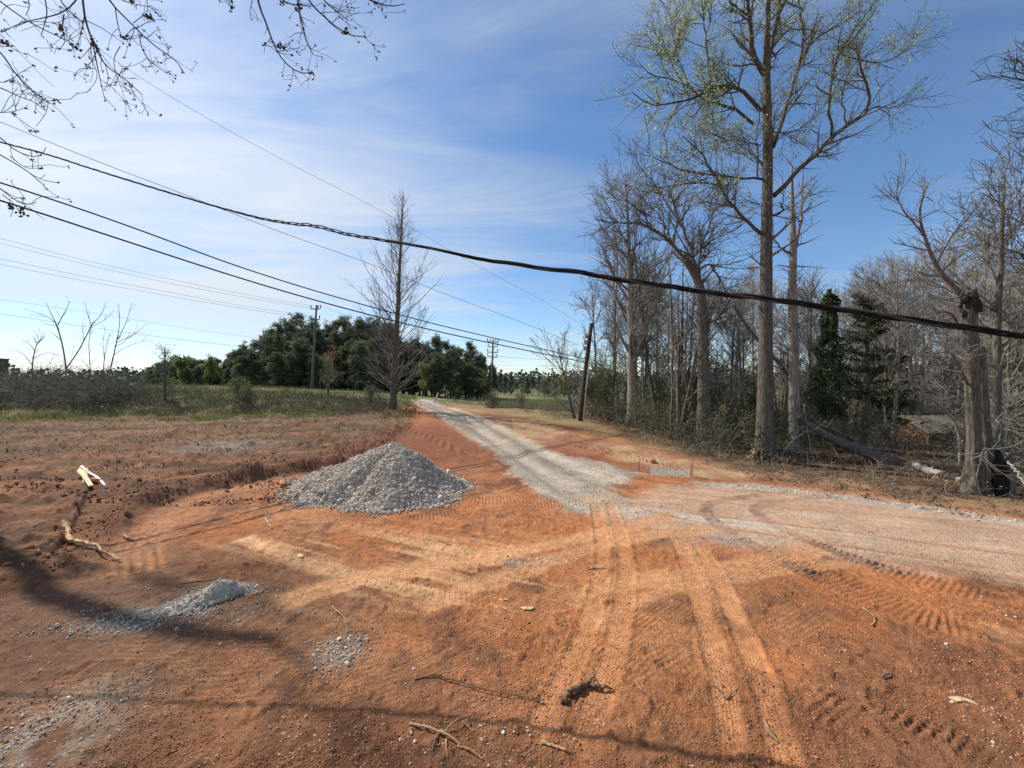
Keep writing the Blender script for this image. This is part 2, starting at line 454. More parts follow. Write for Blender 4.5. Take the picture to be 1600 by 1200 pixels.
# grass: everything beyond the worked earth
gedge = gpts([(-1200,690),(-300,664),(0,655),(150,653),(300,651),(450,646),(560,644),(620,639),(650,628)])
gl = np.interp(gx, gedge[:, 0], gedge[:, 1], left=gedge[0, 1], right=60)
sd_gl = (gy-gl)+1.2*n4+1.0*n1+.6*n2
k_grass = sstep(-1.0, .8, sd_gl)*(gx < 4)
redge = gpts([(690,629),(760,641),(850,657),(930,674),(1000,692),(1090,712)])
rl = np.interp(gx, redge[:, 0], redge[:, 1], left=1e3, right=1e3)
k_right = sstep(-1.6, .8, (gy-rl)+1.0*n1+.8*n2)*(1-k_wood)*(gx > -7)
k_grass = np.maximum(k_grass, sstep(30, 36, gy+2*n1))
k_grass = np.clip(k_grass*(1-k_drive), 0, 1); k_right = np.clip(k_right*(1-k_drive)*(1-k_grass*.6), 0, 1)

# ---- soil colour (what the earth itself is)
def mixc(a, b, t): return a*(1-t[:, None])+np.asarray(b)[None]*t[:, None] if np.ndim(b) == 1 else a*(1-t[:, None])+b*t[:, None]
C = np.tile(np.array([.365, .143, .057]), (len(gx), 1))
C = mixc(C, [.235, .104, .052], sstep(-.2, .5, n1+.6*n2))
C = mixc(C, [.45, .215, .105], sstep(.25, .6, fbm(gx, gy, 1.3, 4, 15)+.3*n2)*.6)
C = mixc(C, [.155, .070, .040], sstep(.28, .55, fbm(gx, gy, 1.0, 4, 16)+.3*n3)*.6)                 # browner soil patches
C = mixc(C, [.43, .170, .062], sstep(.1, .6, -n4+.4*n2)*.65)               # brighter clay
# scraped streaks of pale subsoil on the pad
def streak(x, y, ang, la, lb, seed, oct_=4):
    ca, sa = math.cos(ang), math.sin(ang)
    return fbm((x*ca+y*sa)*lb/la, (-x*sa+y*ca), lb, oct_, seed)
st = streak(gx, gy, -.42, 1.6, .13, 11); st2 = streak(gx, gy, -.42, 3.0, .35, 12)
padc = flat(590, 880); padm = np.exp(-(((gx-padc[0])/2.4)**2+((gy-padc[1])/1.35)**2))
C = mixc(C, [.135, .066, .038], sstep(.05, .5, n2+.7*n3)*.6)
C = mixc(C, [.16, .078, .045], sstep(.15, .5, fbm(gx, gy, .8, 5, 17)+.4*n3)*(1-sstep(4.5, 7, gy))*.65)
C = mixc(C, [.60, .36, .18], sstep(.05, .4, st*.6+st2*.6+.3*padm)*padm*.95)
pl = line_coords([flat(380, 843), flat(450, 868), flat(575, 908)], .5)
t_ = np.zeros(len(gx)); t_[pl[0]] = (1-sstep(.05, .3, np.abs(pl[1])+.12*n2[pl[0]]))*pl[3]
C = mixc(C, [.68, .40, .21], t_*.85)
C = mixc(C, [.62, .39, .20], sstep(.25, .55, streak(gx, gy, -.42, 1.0, .09, 14)+.2*n1)*np.exp(-(((gx-flat(760,930)[0])/1.3)**2+((gy-flat(760,930)[1])/.8)**2))*.7)
# browner nearer left foreground
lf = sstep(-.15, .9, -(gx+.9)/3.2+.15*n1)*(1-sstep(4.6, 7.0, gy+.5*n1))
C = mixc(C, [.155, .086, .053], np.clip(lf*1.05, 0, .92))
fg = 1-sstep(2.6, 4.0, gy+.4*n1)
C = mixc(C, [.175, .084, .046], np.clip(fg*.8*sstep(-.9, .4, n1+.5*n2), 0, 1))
# worked field
fl = np.tile(np.array([.122, .066, .039]), (len(gx), 1))
fs = .6*streak(gx, gy, .10, 3.2, .35, 21)+.7*streak(gx, gy, .06, 7, .9, 22)
fl = mixc(fl, [.25, .120, .062], sstep(-.15, .45, fs+.6*n2+.3*n3))
fl = mixc(fl, [.18, .145, .085], sstep(12, 20, gy+3*n1)*sstep(-.2, .4, n2+n3)*.85); fl = mixc(fl, [.075, .043, .030], sstep(.1, .45, n3+.5*n2)*.6)
fl = mixc(fl, [.24, .22, .20], np.exp(-(((gx-gp(350,700)[0])/1.6)**2+((gy-gp(350,700)[1])/1.2)**2))*.6)
fl = mixc(fl, [.30, .135, .072], np.exp(-((sd_field+1.1)/.9)**2)*sstep(-6.5, -3.5, gx)*.75)
C = mixc(C, fl, np.clip(k_field, 0, 1))
# red slope between field and driveway
redm = np.exp(-(((gx-gp(690,690)[0])/2.2)**2+((gy-gp(690,690)[1])/4.5)**2))*(gx > -6)
C = mixc(C, [.20, .078, .045], np.clip(redm*1.5, 0, .95)*sstep(-1.0, .1, n2+.4)); C = mixc(C, [.30, .125, .065], redm*sstep(0, .5, n1+n3)*.7)
# cut bank right of the driveway
bk = np.tile(np.array([.27, .125, .075]), (len(gx), 1)); bk = mixc(bk, [.40, .26, .145], sstep(-.2, .5, n1+.6*n2)); 
C = mixc(C, bk, k_cut*.95)
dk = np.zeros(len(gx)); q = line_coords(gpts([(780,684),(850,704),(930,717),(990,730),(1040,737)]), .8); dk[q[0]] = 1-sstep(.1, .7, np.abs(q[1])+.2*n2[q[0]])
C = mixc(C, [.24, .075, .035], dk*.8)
# dusty gravel road to the right
rs = streak(gx, gy, -.36, 5.0, .22, 31); rs2 = streak(gx, gy, -.33, 3.0, .07, 32)
kr = np.clip(k_road*sstep(-.8, .05, rs*.8+.5*rs2+.25*n1+.2), 0, 1)
C = mixc(C, [.47, .325, .225], kr*.92)
C = mixc(C, [.50, .44, .37], kr*sstep(.15, .6, rs+.4*n2)*.75)
C = mixc(C, [.40, .135, .055], k_road*sstep(.34, .55, rs2)*.4)
ge = np.zeros(len(gx)); q = line_coords(gpts([(1100,756),(1200,762),(1300,775),(1450,795),(1600,820),(1900,872)]), .5)
ge[q[0]] = 1-sstep(.05, .42, np.abs(q[1])+.2*n2[q[0]]+.1*n3[q[0]])
C = mixc(C, [.47, .44, .39], ge*.8)
gs = np.zeros(len(gx)); q = line_coords(gpts([(1020,735),(1050,738),(1075,742)]), .8); gs[q[0]] = (1-sstep(.2, .5, np.abs(q[1])+.3*n2[q[0]]))*q[3]
for (px, py, sx, sy, a) in [(533,1018,.22,.2,.9),(835,872,.5,.12,.6),(800,880,.35,.1,.5),(1110,845,.6,.2,.5),(1150,905,.4,.15,.4),(100,1120,.5,.35,.55),(30,1160,.5,.4,.6),(180,978,.42,.10,.7),(260,955,.5,.10,.75),(345,925,.35,.10,.8)]:
    p_ = flat(px, py); gs = np.maximum(gs, a*np.exp(-(((gx-p_[0])/sx)**2+((gy-p_[1])/sy)**2))*sstep(-.5, .3, n2+n3))
gs = np.clip(gs, 0, 1)
C = mixc(C, [.41, .365, .30], gs)
# gravel drive
dv = np.tile(np.array([.44, .385, .315]), (len(gx), 1)); dl = streak(gx, gy, 2.05, 6.0, .3, 41)
dv = mixc(dv, [.58, .485, .375], sstep(-.05, .45, dl+.3*n1)); dv = mixc(dv, [.30, .26, .21], sstep(.05, .5, -dl+.5*n2)*.8)
dv = mixc(dv, [.40, .20, .10], sstep(.25, .6, n1+.5*n2+.35*n3)*.45)
dust = np.exp(-(((gx-gp(945,785)[0])/.9)**2+((gy-gp(945,785)[1])/1.0)**2))
dv = mixc(dv, [.52, .34, .20], np.clip(dust*1.1, 0, .85)*sstep(-.6, .3, n1+n2))
C = mixc(C, dv, k_drive)
# grass & straw & forest floor
gc = np.tile(np.array([.105, .115, .042]), (len(gx), 1)); gc = mixc(gc, [.25, .20, .10], sstep(-.1, .6, n1+.5*n2)); gc = mixc(gc, [.085, .115, .045], sstep(50, 70, gy)*.7)
C = mixc(C, gc, k_grass)
rc = np.tile(np.array([.27, .20, .11]), (len(gx), 1)); rc = mixc(rc, [.13, .14, .05], sstep(-.1, .5, n1+.4*n2)*.8)
C = mixc(C, rc, k_right*.9)
wc = np.tile(np.array([.105, .068, .042]), (len(gx), 1)); wc = mixc(wc, [.24, .155, .085], sstep(0, .6, n2+.6*n3)*.8); wc = mixc(wc, [.07, .08, .035], sstep(.1, .6, n1)*.5)
C = mixc(C, wc, k_wood)
ch = sstep(-1.4, -.2, sd_wood)*0
eb = np.exp(-(sd_wood/.9)**2)*sstep(5, 12, gx)
C = mixc(C, [.40, .25, .13], np.clip(eb*.75*sstep(-.5, .4, n2+n3), 0, 1))

# ---- relief
rough_amt = .35+.65*np.clip(k_field+k_wood+k_grass, 0, 1)
rough_amt *= 1-.75*np.clip(k_drive+kr, 0, 1)
dz = (.030*n1+.028*n2*rough_amt+.014*n3*(.35+.65*rough_amt))*near
dz += .011*fbm(gx, gy, .06, 3, 5)*(1-sstep(6, 12, gr))*(1-.5*np.clip(k_drive, 0, 1))
clod = np.maximum(0, .5*fbm(gx, gy, .28, 4, 6)+.8*fbm(gx*.35, gy, .32, 4, 62)-.1)
dz += k_field*((.08+.22*sstep(7, 13, gr))*clod*near+.03*np.maximum(0, fbm(gx, gy, .09, 3, 61))*(1-sstep(14, 22, gr))+.05*fs*near+.03*np.maximum(n3, -.2)*near)
dz += .17*sstep(.10, -.40, sd_field)*(1-sstep(11, 17, gy))*sstep(2.5, 4.5, gy)
dz += (k_grass+k_right)*.10*np.maximum(fbm(gx, gy, 1.2, 4, 7), -.3)*(1-sstep(40, 70, gr))
dz += .05*np.maximum(fbm(gx, gy, .12, 3, 8)-.15, 0)*(1-np.clip(kr+k_drive+k_wood, 0, 1))*(1-sstep(9, 14, gr))
# rain rills in the pale silt at the edge of the pad
# berm thrown up along the pad edge
q = line_coords(gpts(PADEDGE[2:]), 1.6); off = q[1]
lump = .5+.9*np.maximum(0, fbm(gx[q[0]], gy[q[0]], .35, 4, 9)+.25)
amp = .11*sstep(.3, 1.8, q[2])*(.35+.65*sstep(2, 3.4, q[2]))
dz[q[0]] += amp*np.exp(-((off+.42)/.24)**2)*lump*q[3]
bd = np.zeros(len(gx)); bd[q[0]] = np.exp(-((off+.45)/.3)**2)*sstep(1.0, 2.5, q[2])
C = mixc(C, [.16, .070, .043], bd*.6*sstep(-.5, .2, n2+.2))
silt = np.zeros(len(gx)); silt[q[0]] = np.exp(-((off-.35)/.38)**2)*sstep(.1, 1.2, q[2])*(1-sstep(6, 8, q[2]))
C = mixc(C, [.40, .20, .11], silt*.8)
# broken lip of the cut bank
q = line_coords(gpts([(900,694),(960,706),(1010,716),(1060,728)]), .8)
dz[q[0]] += .10*np.maximum(0, fbm(gx[q[0]], gy[q[0]], .22, 4, 10)+.2)*np.exp(-(q[1]/.22)**2)*q[3]

# ---- wheel and crawler tracks, pressed into the earth
DUST = np.array([.50, .232, .105])
def track(pts, kind, half=.3, depth=.02, world=False, pitch=.12, tint=None, strength=1.0, fade=.3):
    global C
    P = np.asarray(pts, float) if world else gpts(pts)
    m, d, s, e, tot = line_coords(P, half+.15)
    fade = max(fade, .22*tot) if kind in ('lug', 'cleat') else fade
    w = e*sstep(0, fade, s)*(1-sstep(tot-fade, tot, s))*strength
    xx = gx[m]; yy = gy[m]
    brk = sstep(-.4, .35, fbm(xx, yy, .5, 4, 51))
    if kind == 'dual':
        for c in (-.165, .165):
            a = np.abs(d-c); b = 1-sstep(.06, .14, a+.03*fbm(xx, yy, .3, 3, 57))
            dz[m] = dz[m]*(1-.55*b*w)-w*b*(depth*(.5+.5*brk)+.0012*np.sin(2*np.pi*d/.031))
            dz[m] += w*.010*np.exp(-((a-.135)/.03)**2)*(.4+.9*np.maximum(0, fbm(xx, yy, .09, 2, 52)+.3))
            tt = w*b*.9*(.35+.65*sstep(-.5, .3, fbm(xx, yy, .45, 4, 67))); C[m] = C[m]*(1-tt[:, None])+DUST*tt[:, None]
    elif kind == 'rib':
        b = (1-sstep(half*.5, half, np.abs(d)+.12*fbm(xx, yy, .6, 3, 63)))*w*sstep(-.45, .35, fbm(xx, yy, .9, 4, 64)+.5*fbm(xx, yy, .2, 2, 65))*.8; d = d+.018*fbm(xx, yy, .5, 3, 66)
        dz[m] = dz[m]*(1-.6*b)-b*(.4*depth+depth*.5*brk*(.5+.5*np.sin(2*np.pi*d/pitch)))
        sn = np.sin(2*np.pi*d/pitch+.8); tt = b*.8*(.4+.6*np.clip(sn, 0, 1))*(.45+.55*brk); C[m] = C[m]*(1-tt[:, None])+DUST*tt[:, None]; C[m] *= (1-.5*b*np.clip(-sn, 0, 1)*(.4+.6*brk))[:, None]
    elif kind == 'lug':
        b = (1-sstep(half-.14, half, np.abs(d)+.07*fbm(xx, yy, .2, 3, 53)))*w*sstep(-.35, .25, fbm(xx, yy, .45, 3, 60)+.2)
        row = np.floor((d+half)/(pitch*.9)); fr = (d+half)/(pitch*.9)-row
        ph = s/pitch+.5*(row % 2)+.35*(fr-.5)+.35*fbm(xx, yy, .4, 3, 58)
        cell = np.minimum(np.abs((ph % 1)-.5)*2, np.abs(fr-.5)*2*1.0)
        hgt = np.tanh(2.6*(np.sin(2*np.pi*ph)*.6+.15+.5*fbm(xx, yy, .12, 3, 59)))*sstep(.98, .7, np.abs(fr-.5)*2)
        dz[m] = dz[m]*(1-.5*b)+b*depth*hgt*(.45+.75*brk)
        tt = b*.4*np.clip(hgt, 0, 1); C[m] = C[m]*(1-tt[:, None])+np.array([.42, .19, .09])*tt[:, None]
    elif kind == 'cleat':
        b = (1-sstep(half-.05, half, np.abs(d)))*w
        hgt = np.tanh(2.5*np.sin(2*np.pi*s/pitch))
        dz[m] = dz[m]*(1-.6*b)-b*(.3*depth-depth*.7*hgt*(.4+.6*brk))
        tt = b*.3*np.clip(-hgt, 0, 1); C[m] = C[m]*(1-tt[:, None])+np.array([.2, .09, .05])*tt[:, None]
    elif kind == 'dusty':
        b = (1-sstep(half*.4, half, np.abs(d)+.1*fbm(xx, yy, .5, 3, 54)))*w
        dz[m] = dz[m]*(1-.7*b)-b*depth*.5
        tt = b*.85; C[m] = C[m]*(1-tt[:, None])+(np.array([.54, .28, .138]) if tint is None else np.array(tint))*tt[:, None]
    elif kind == 'soil':
        b = (1-sstep(half*.6, half, np.abs(d)+.04*fbm(xx, yy, .15, 3, 55)))*w*(.35+.65*brk)
        hgt = np.sin(2*np.pi*(s/pitch+.6*np.abs(d)/half))
        dz[m] += b*depth*hgt
        tt = b*np.clip(.62+.3*hgt+.5*fbm(xx, yy, .1, 2, 56), 0, .9)
        C[m] = C[m]*(1-tt[:, None])+(np.array([.20, .125, .085]) if tint is None else np.array(tint))*tt[:, None]
    elif kind == 'groove':
        b = np.exp(-(d/half)**2)*w
        dz[m] -= b*depth
        tt = b*.6; C[m] = C[m]*(1-tt[:, None])+(np.array([.36, .12, .055]) if tint is None else np.array(tint))*tt[:, None]

track([(200,765),(330,745),(470,730),(560,722)], 'cleat', .22, .03, pitch=.12)
track([(120,900),(150,840),(165,790),(170,755)], 'cleat', .35, .03, pitch=.10)
track([(560,655),(620,665),(690,690),(740,720)], 'cleat', .30, .03, pitch=.14)
track([(300,690),(460,682),(600,690)], 'groove', .15, .05, tint=(.12,.055,.035))
track([(0,668),(120,672),(280,668)], 'groove', .35, .10, tint=(.10,.05,.035))
track([(330,682),(480,672),(600,664)], 'groove', .3, .09, tint=(.10,.05,.035))
track([(120,745),(330,722),(560,690)], 'rib', .5, .03, pitch=.16)
track([(960,790),(880,788),(800,790),(700,806),(560,812),(450,806)], 'cleat', .20, .013, pitch=.075)
track([(930,772),(850,778),(780,782),(700,782)], 'cleat', .3, .014, pitch=.08)
track([(420,948),(560,905),(720,878),(860,850),(960,830),(1060,800)], 'dusty', .30, .02, strength=.95)
track([(640,960),(760,915),(900,862),(1000,838),(1120,822)], 'dusty', .26, .02, strength=.85)
track([(1300,850),(1180,880),(1060,900),(960,912),(880,940)], 'dusty', .28, .02, strength=.85)
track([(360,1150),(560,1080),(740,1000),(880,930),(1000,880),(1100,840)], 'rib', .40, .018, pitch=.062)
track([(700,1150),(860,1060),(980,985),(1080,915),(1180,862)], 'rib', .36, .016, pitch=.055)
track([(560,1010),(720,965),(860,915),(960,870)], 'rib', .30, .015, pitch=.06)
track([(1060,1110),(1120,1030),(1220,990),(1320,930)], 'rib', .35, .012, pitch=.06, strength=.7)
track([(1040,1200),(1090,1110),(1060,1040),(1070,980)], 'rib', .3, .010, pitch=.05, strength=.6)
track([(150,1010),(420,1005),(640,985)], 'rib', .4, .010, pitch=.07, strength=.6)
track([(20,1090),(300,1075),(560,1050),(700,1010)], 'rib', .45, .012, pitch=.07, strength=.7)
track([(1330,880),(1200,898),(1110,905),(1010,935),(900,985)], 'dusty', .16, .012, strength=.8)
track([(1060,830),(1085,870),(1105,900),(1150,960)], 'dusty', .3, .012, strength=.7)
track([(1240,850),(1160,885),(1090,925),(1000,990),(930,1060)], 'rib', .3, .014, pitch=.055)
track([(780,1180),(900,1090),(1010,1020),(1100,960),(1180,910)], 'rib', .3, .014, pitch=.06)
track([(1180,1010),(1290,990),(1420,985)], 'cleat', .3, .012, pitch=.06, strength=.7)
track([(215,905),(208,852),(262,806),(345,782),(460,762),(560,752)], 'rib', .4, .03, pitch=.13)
track([(940,785),(950,820),(962,870),(955,930),(935,1010),(905,1090),(860,1200)], 'dual', .36, .013)
track([(1075,845),(1098,895),(1122,960),(1148,1030),(1172,1110),(1190,1220)], 'dual', .36, .013)
track([(880,860),(930,905),(960,925)], 'lug', .16, .014, pitch=.075, strength=.8)
track([(672,920),(720,930),(790,948)], 'lug', .22, .018, pitch=.075)
track([(480,868),(560,893),(640,915)], 'lug', .18, .016, pitch=.08)
track([(850,968),(890,982),(940,1000)], 'lug', .16, .014, pitch=.075)
track([(985,1012),(1050,1035),(1130,1058)], 'lug', .2, .015, pitch=.07)
track([(1235,1090),(1330,1120),(1450,1165),(1600,1215)], 'lug', .28, .013, pitch=.075)
track([(1400,1050),(1500,1090),(1640,1140)], 'lug', .2, .010, pitch=.075, strength=.8)
track([(1200,870),(1300,905),(1420,960),(1560,1000)], 'cleat', .3, .016, pitch=.07, strength=.8)
track([(1300,860),(1420,900),(1600,950)], 'cleat', .25, .014, pitch=.07, strength=.7)
track([(1245,768),(1170,776),(1112,783),(1098,798),(1125,825),(1200,868),(1300,915)], 'soil', .17, .012, pitch=.09)
track([(1320,775),(1220,781),(1180,790),(1183,806),(1250,840),(1350,880),(1440,905)], 'soil', .17, .012, pitch=.09)
track([(960,758),(920,765),(880,760),(830,735)], 'soil', .2, .012, pitch=.09, tint=(.24,.22,.20), strength=.7)
track([(1060,800),(1200,815),(1350,835),(1620,872)], 'groove', .05, .02, world=False)
track([(1000,795),(1130,825),(1300,850),(1620,900)], 'groove', .04, .02)
track([(1050,765),(1200,785),(1400,805),(1620,840)], 'groove', .04, .015, tint=(.3,.2,.14))
track([(690,640),(760,680),(830,725),(900,770)], 'groove', .26, .035, tint=(.60,.50,.39))
track([(665,634),(735,672),(800,718),(870,772)], 'groove', .14, -.02, tint=(.28,.25,.21))
track([(700,637),(790,675),(870,720),(960,755)], 'groove', .26, .035, tint=(.60,.50,.39))
track([(695,638),(775,678),(850,722),(930,765)], 'groove', .16, -.02, tint=(.30,.26,.21))
track([(1500,975),(1600,1000),(1700,1030)], 'dusty', .25, .015, strength=.5)

gz = gz+dz
dmg = .05*k_drive*(1-sstep(20, 40, gr)); 
gz = gz+dmg*.6
def build_ground():
    V = np.c_[gx, gy, gz]
    V = np.concatenate([V, [[0, 0, float(zbase(0, 0))]]])
    ctr = len(V)-1
    i = np.arange(NR-1)[:, None]*NT; j = np.arange(NT)[None]; j2 = (j+1) % NT
    Q = np.stack(np.broadcast_arrays(i+j, i+NT+j, i+NT+j2, i+j2), -1).reshape(-1, 4)[:, ::-1]
    j = np.arange(NT); T = np.stack([np.full(NT, ctr), (j+1) % NT, j], -1)
    G = np.clip(np.maximum.reduce([k_drive, ge*.9, gs, kr*.35]), 0, 1).astype(np.float32)
    veg = np.clip(k_grass+k_right+k_wood*.8, 0, 1).astype(np.float32)
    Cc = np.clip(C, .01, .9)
    kd = k_drive[Q].mean(1); kk = (k_road)[Q].mean(1); kg = np.maximum(k_grass, k_right*.9)[Q].mean(1)
    cls = np.where(kd > .5, 1, np.where((kg > .5), 3, np.where((kk > .5) & (k_wood[Q].mean(1) < .5), 2, 0)))
    for c, name, label, cat in ((0, 'ground', 'bare red clay ground pressed with wheel and crawler tracks', 'ground'),
                                (1, 'gravel_driveway', 'grey crushed-stone driveway climbing past the lone bare tree', 'driveway'),
                                (2, 'dusty_road', 'dusty pale haul road leading off past the big trees', 'road'),
                                (3, 'grass_field', 'rough field and verges of weeds and dry grass', 'field')):
        q = Q[cls == c]; t = T if c == 0 else None
        used = np.unique(np.concatenate([q.ravel(), t.ravel() if t is not None else np.zeros(0, int)]))
        remap = np.full(len(V), -1); remap[used] = np.arange(len(used))
        me = mesh_data(name, V[used], remap[q], remap[t] if t is not None else None, [M_GROUND])
        uc = used.clip(0, len(gx)-1)
        a = me.color_attributes.new('soil', 'FLOAT_COLOR', 'POINT')
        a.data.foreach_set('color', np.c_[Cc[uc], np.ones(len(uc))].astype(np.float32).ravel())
        a = me.attributes.new('stone', 'FLOAT', 'POINT'); a.data.foreach_set('value', G[uc])
        a = me.attributes.new('plants', 'FLOAT', 'POINT'); a.data.foreach_set('value', veg[uc])
        tag(link(name, me), label, cat, kind='structure')

def mat_ground():
    m, nt, out = nodes('earth'); L = nt.links
    at_ = N(nt, 'ShaderNodeAttribute', attribute_name='soil'); st_ = N(nt, 'ShaderNodeAttribute', attribute_name='stone')
    g = N(nt, 'ShaderNodeNewGeometry')
    def noise(scale, detail=4, rough=.6):
        n = N(nt, 'ShaderNodeTexNoise'); n.inputs['Scale'].default_value = scale; n.inputs['Detail'].default_value = detail; n.inputs['Roughness'].default_value = rough
        L.new(g.outputs['Position'], n.inputs['Vector']); return n.outputs[0]
    nA = noise(9, 8, .7); nB = noise(70, 6, .7)
    def mr(x, a, b, c, d):
        n = N(nt, 'ShaderNodeMapRange', clamp=True); L.new(x, n.inputs[0])
        for i, v in enumerate((a, b, c, d)): n.inputs[i+1].default_value = v
        return n.outputs[0]
    def mul(a, b):
        n = N(nt, 'ShaderNodeMath', operation='MULTIPLY')
        for i, v in enumerate((a, b)):
            if isinstance(v, (int, float)): n.inputs[i].default_value = v
            else: L.new(v, n.inputs[i])
        return n.outputs[0]
    def addm(a, b):
        n = N(nt, 'ShaderNodeMath', operation='ADD')
        for i, v in enumerate((a, b)):
            if isinstance(v, (int, float)): n.inputs[i].default_value = v
            else: L.new(v, n.inputs[i])
        return n.outputs[0]
    val = mul(mr(nA, .3, .7, .66, 1.32), mr(nB, .3, .7, .70, 1.30))
    hv = N(nt, 'ShaderNodeHueSaturation'); L.new(at_.outputs['Color'], hv.inputs['Color']); L.new(val, hv.inputs['Value'])
    # crushed stone: cells of differing grey
    vo = N(nt, 'ShaderNodeTexVoronoi'); vo.inputs['Scale'].default_value = 38; L.new(g.outputs['Position'], vo.inputs['Vector'])
    bw = N(nt, 'ShaderNodeSeparateColor'); L.new(vo.outputs['Color'], bw.inputs[0])
    sv = N(nt, 'ShaderNodeHueSaturation'); L.new(at_.outputs['Color'], sv.inputs['Color']); L.new(mul(mr(bw.outputs[0], 0, 1, .68, 1.36), mr(vo.outputs['Distance'], .2, .75, 1.08, .62)), sv.inputs['Value'])
    mx = N(nt, 'ShaderNodeMix', data_type='RGBA'); L.new(st_.outputs['Fac'], mx.inputs[0]); L.new(hv.outputs[0], mx.inputs[6]); L.new(sv.outputs[0], mx.inputs[7])
    # single pale grit grains in the clay
    vg = N(nt, 'ShaderNodeTexVoronoi'); vg.inputs['Scale'].default_value = 22; L.new(g.outputs['Position'], vg.inputs['Vector'])
    sc = N(nt, 'ShaderNodeSeparateColor'); L.new(vg.outputs['Color'], sc.inputs[0])
    grit = mul(mul(mr(vg.outputs['Distance'], .12, .22, 1, 0), mr(sc.outputs[1], .80, .82, 0, 1)), mr(noise(1.1, 3), .45, .6, 0, .8))
    m2 = N(nt, 'ShaderNodeMix', data_type='RGBA'); L.new(grit, m2.inputs[0]); L.new(mx.outputs[2], m2.inputs[6]); m2.inputs[7].default_value = (.55, .42, .32, 1)
    p = N(nt, 'ShaderNodeBsdfPrincipled'); p.inputs['Roughness'].default_value = .95; p.inputs['Specular IOR Level'].default_value = .12
    L.new(m2.outputs[2], p.inputs['Base Color'])
    hgt = addm(addm(mul(nA, .35), mul(nB, .22)), mul(mul(mr(vo.outputs['Distance'], 0, .6, 1, 0), st_.outputs['Fac']), .55))
    hgt = addm(hgt, mul(grit, .3))
    vc = N(nt, 'ShaderNodeTexVoronoi'); vc.inputs['Scale'].default_value = 48; L.new(g.outputs['Position'], vc.inputs['Vector'])
    hgt = addm(hgt, mul(mr(vc.outputs['Distance'], 0, .7, .28, 0), mr(noise(2.3, 4), .42, .6, 0, 1)))
    hgt = addm(hgt, mul(noise(230, 4, .7), .14))
    vk = N(nt, 'ShaderNodeTexVoronoi', feature='DISTANCE_TO_EDGE'); vk.inputs['Scale'].default_value = 13; L.new(g.outputs['Position'], vk.inputs['Vector'])
    hgt = addm(hgt, mul(mr(vk.outputs['Distance'], 0, .06, -.22, 0), mr(noise(1.7, 4), .5, .62, 0, 1)))
    b = N(nt, 'ShaderNodeBump'); b.inputs['Strength'].default_value = .9; b.inputs['Distance'].default_value = .04
    hgt = mul(hgt, mr(noise(.9, 4), .38, .62, .55, 1.6)); L.new(hgt, b.inputs['Height']); L.new(b.outputs[0], p.inputs['Normal'])
    L.new(p.outputs[0], out.inputs[0])
    return m
M_GROUND = mat_ground()
build_ground()
# ------------------------------------------------------------------ bark, foliage, stone
BARK_BIG = mat_rough('furrowed bark', [(.040,.035,.030), (.115,.101,.086), (.215,.19,.162)], (24, 24, 4), 1.0, .06)
BARK_GREY = mat_rough('grey bark', [(.11,.10,.088), (.23,.21,.186), (.34,.315,.28)], (14, 14, 3), .6, .03)
BARK_DARK = mat_rough('dark bark', [(.06,.052,.044), (.13,.113,.097), (.20,.178,.152)], (18, 18, 4), .8, .03)
TWIG = mat_rough('bare twigs', [(.14,.128,.114), (.25,.234,.213)], (3, 3, 3), 0)
TWIG_HERO = mat_rough('dark grey twigs', [(.10,.088,.075), (.19,.17,.148)], (3, 3, 3), 0)
TWIG_PALE = mat_rough('pale twigs', [(.24,.21,.18), (.40,.36,.31)], (3, 3, 3), 0)
TWIG_DARK = mat_rough('dark twigs', [(.06,.05,.044), (.13,.112,.098)], (3, 3, 3), 0)
DEADWOOD = mat_rough('weathered dead wood', [(.04,.034,.028), (.115,.10,.083), (.215,.19,.16)], (24, 24, 4), .8, .03)
FRESHWOOD = mat_rough('split fresh wood', [(.22,.12,.06), (.52,.34,.17), (.68,.49,.28)], (26, 9, 9), .8, .02)
TANWOOD = mat_rough('peeled tan wood', [(.16,.09,.05), (.34,.21,.115), (.46,.31,.18)], (9, 9, 9), .4, .01)
LEAF_SPRING = mat_leaf('young spring leaves', (.24,.30,.095), (.42,.46,.20), .55)
LEAF_PINE = mat_leaf('pine needles', (.075,.10,.058), (.15,.18,.10), .35, .5)
LEAF_PINE_FAR = mat_leaf('far pine needles', (.05,.065,.055), (.085,.105,.085), .1, .2)
LEAF_IVY = mat_leaf('ivy leaves', (.05,.078,.038), (.12,.16,.085), .45, 3)
LEAF_CEDAR = mat_leaf('cedar sprays', (.05,.068,.036), (.105,.13,.068), .35, 2)
LEAF_OLIVE = mat_leaf('olive undergrowth leaves', (.075,.088,.036), (.15,.16,.07), .35, 1)
LEAF_GREEN = mat_leaf('fresh green leaves', (.10,.15,.035), (.19,.25,.075), .4, 1)
LEAF_YELLOW = mat_leaf('yellow green leaves', (.17,.19,.055), (.30,.30,.11), .4, 1)
LEAF_RUSSET = mat_leaf('russet buds', (.14,.06,.04), (.24,.12,.08), .3, 1)
LEAF_DRY = mat_leaf('withered leaves', (.11,.07,.045), (.22,.15,.10), .2, 1)
GRASS_M = mat_leaf('field grass', (.075,.095,.03), (.22,.20,.09), .3, .6)
STRAW_M = mat_leaf('dry straw', (.26,.19,.09), (.42,.33,.18), .25, 2)
BUD = mat_leaf('dark buds', (.035,.025,.02), (.085,.07,.05), .1, 5)

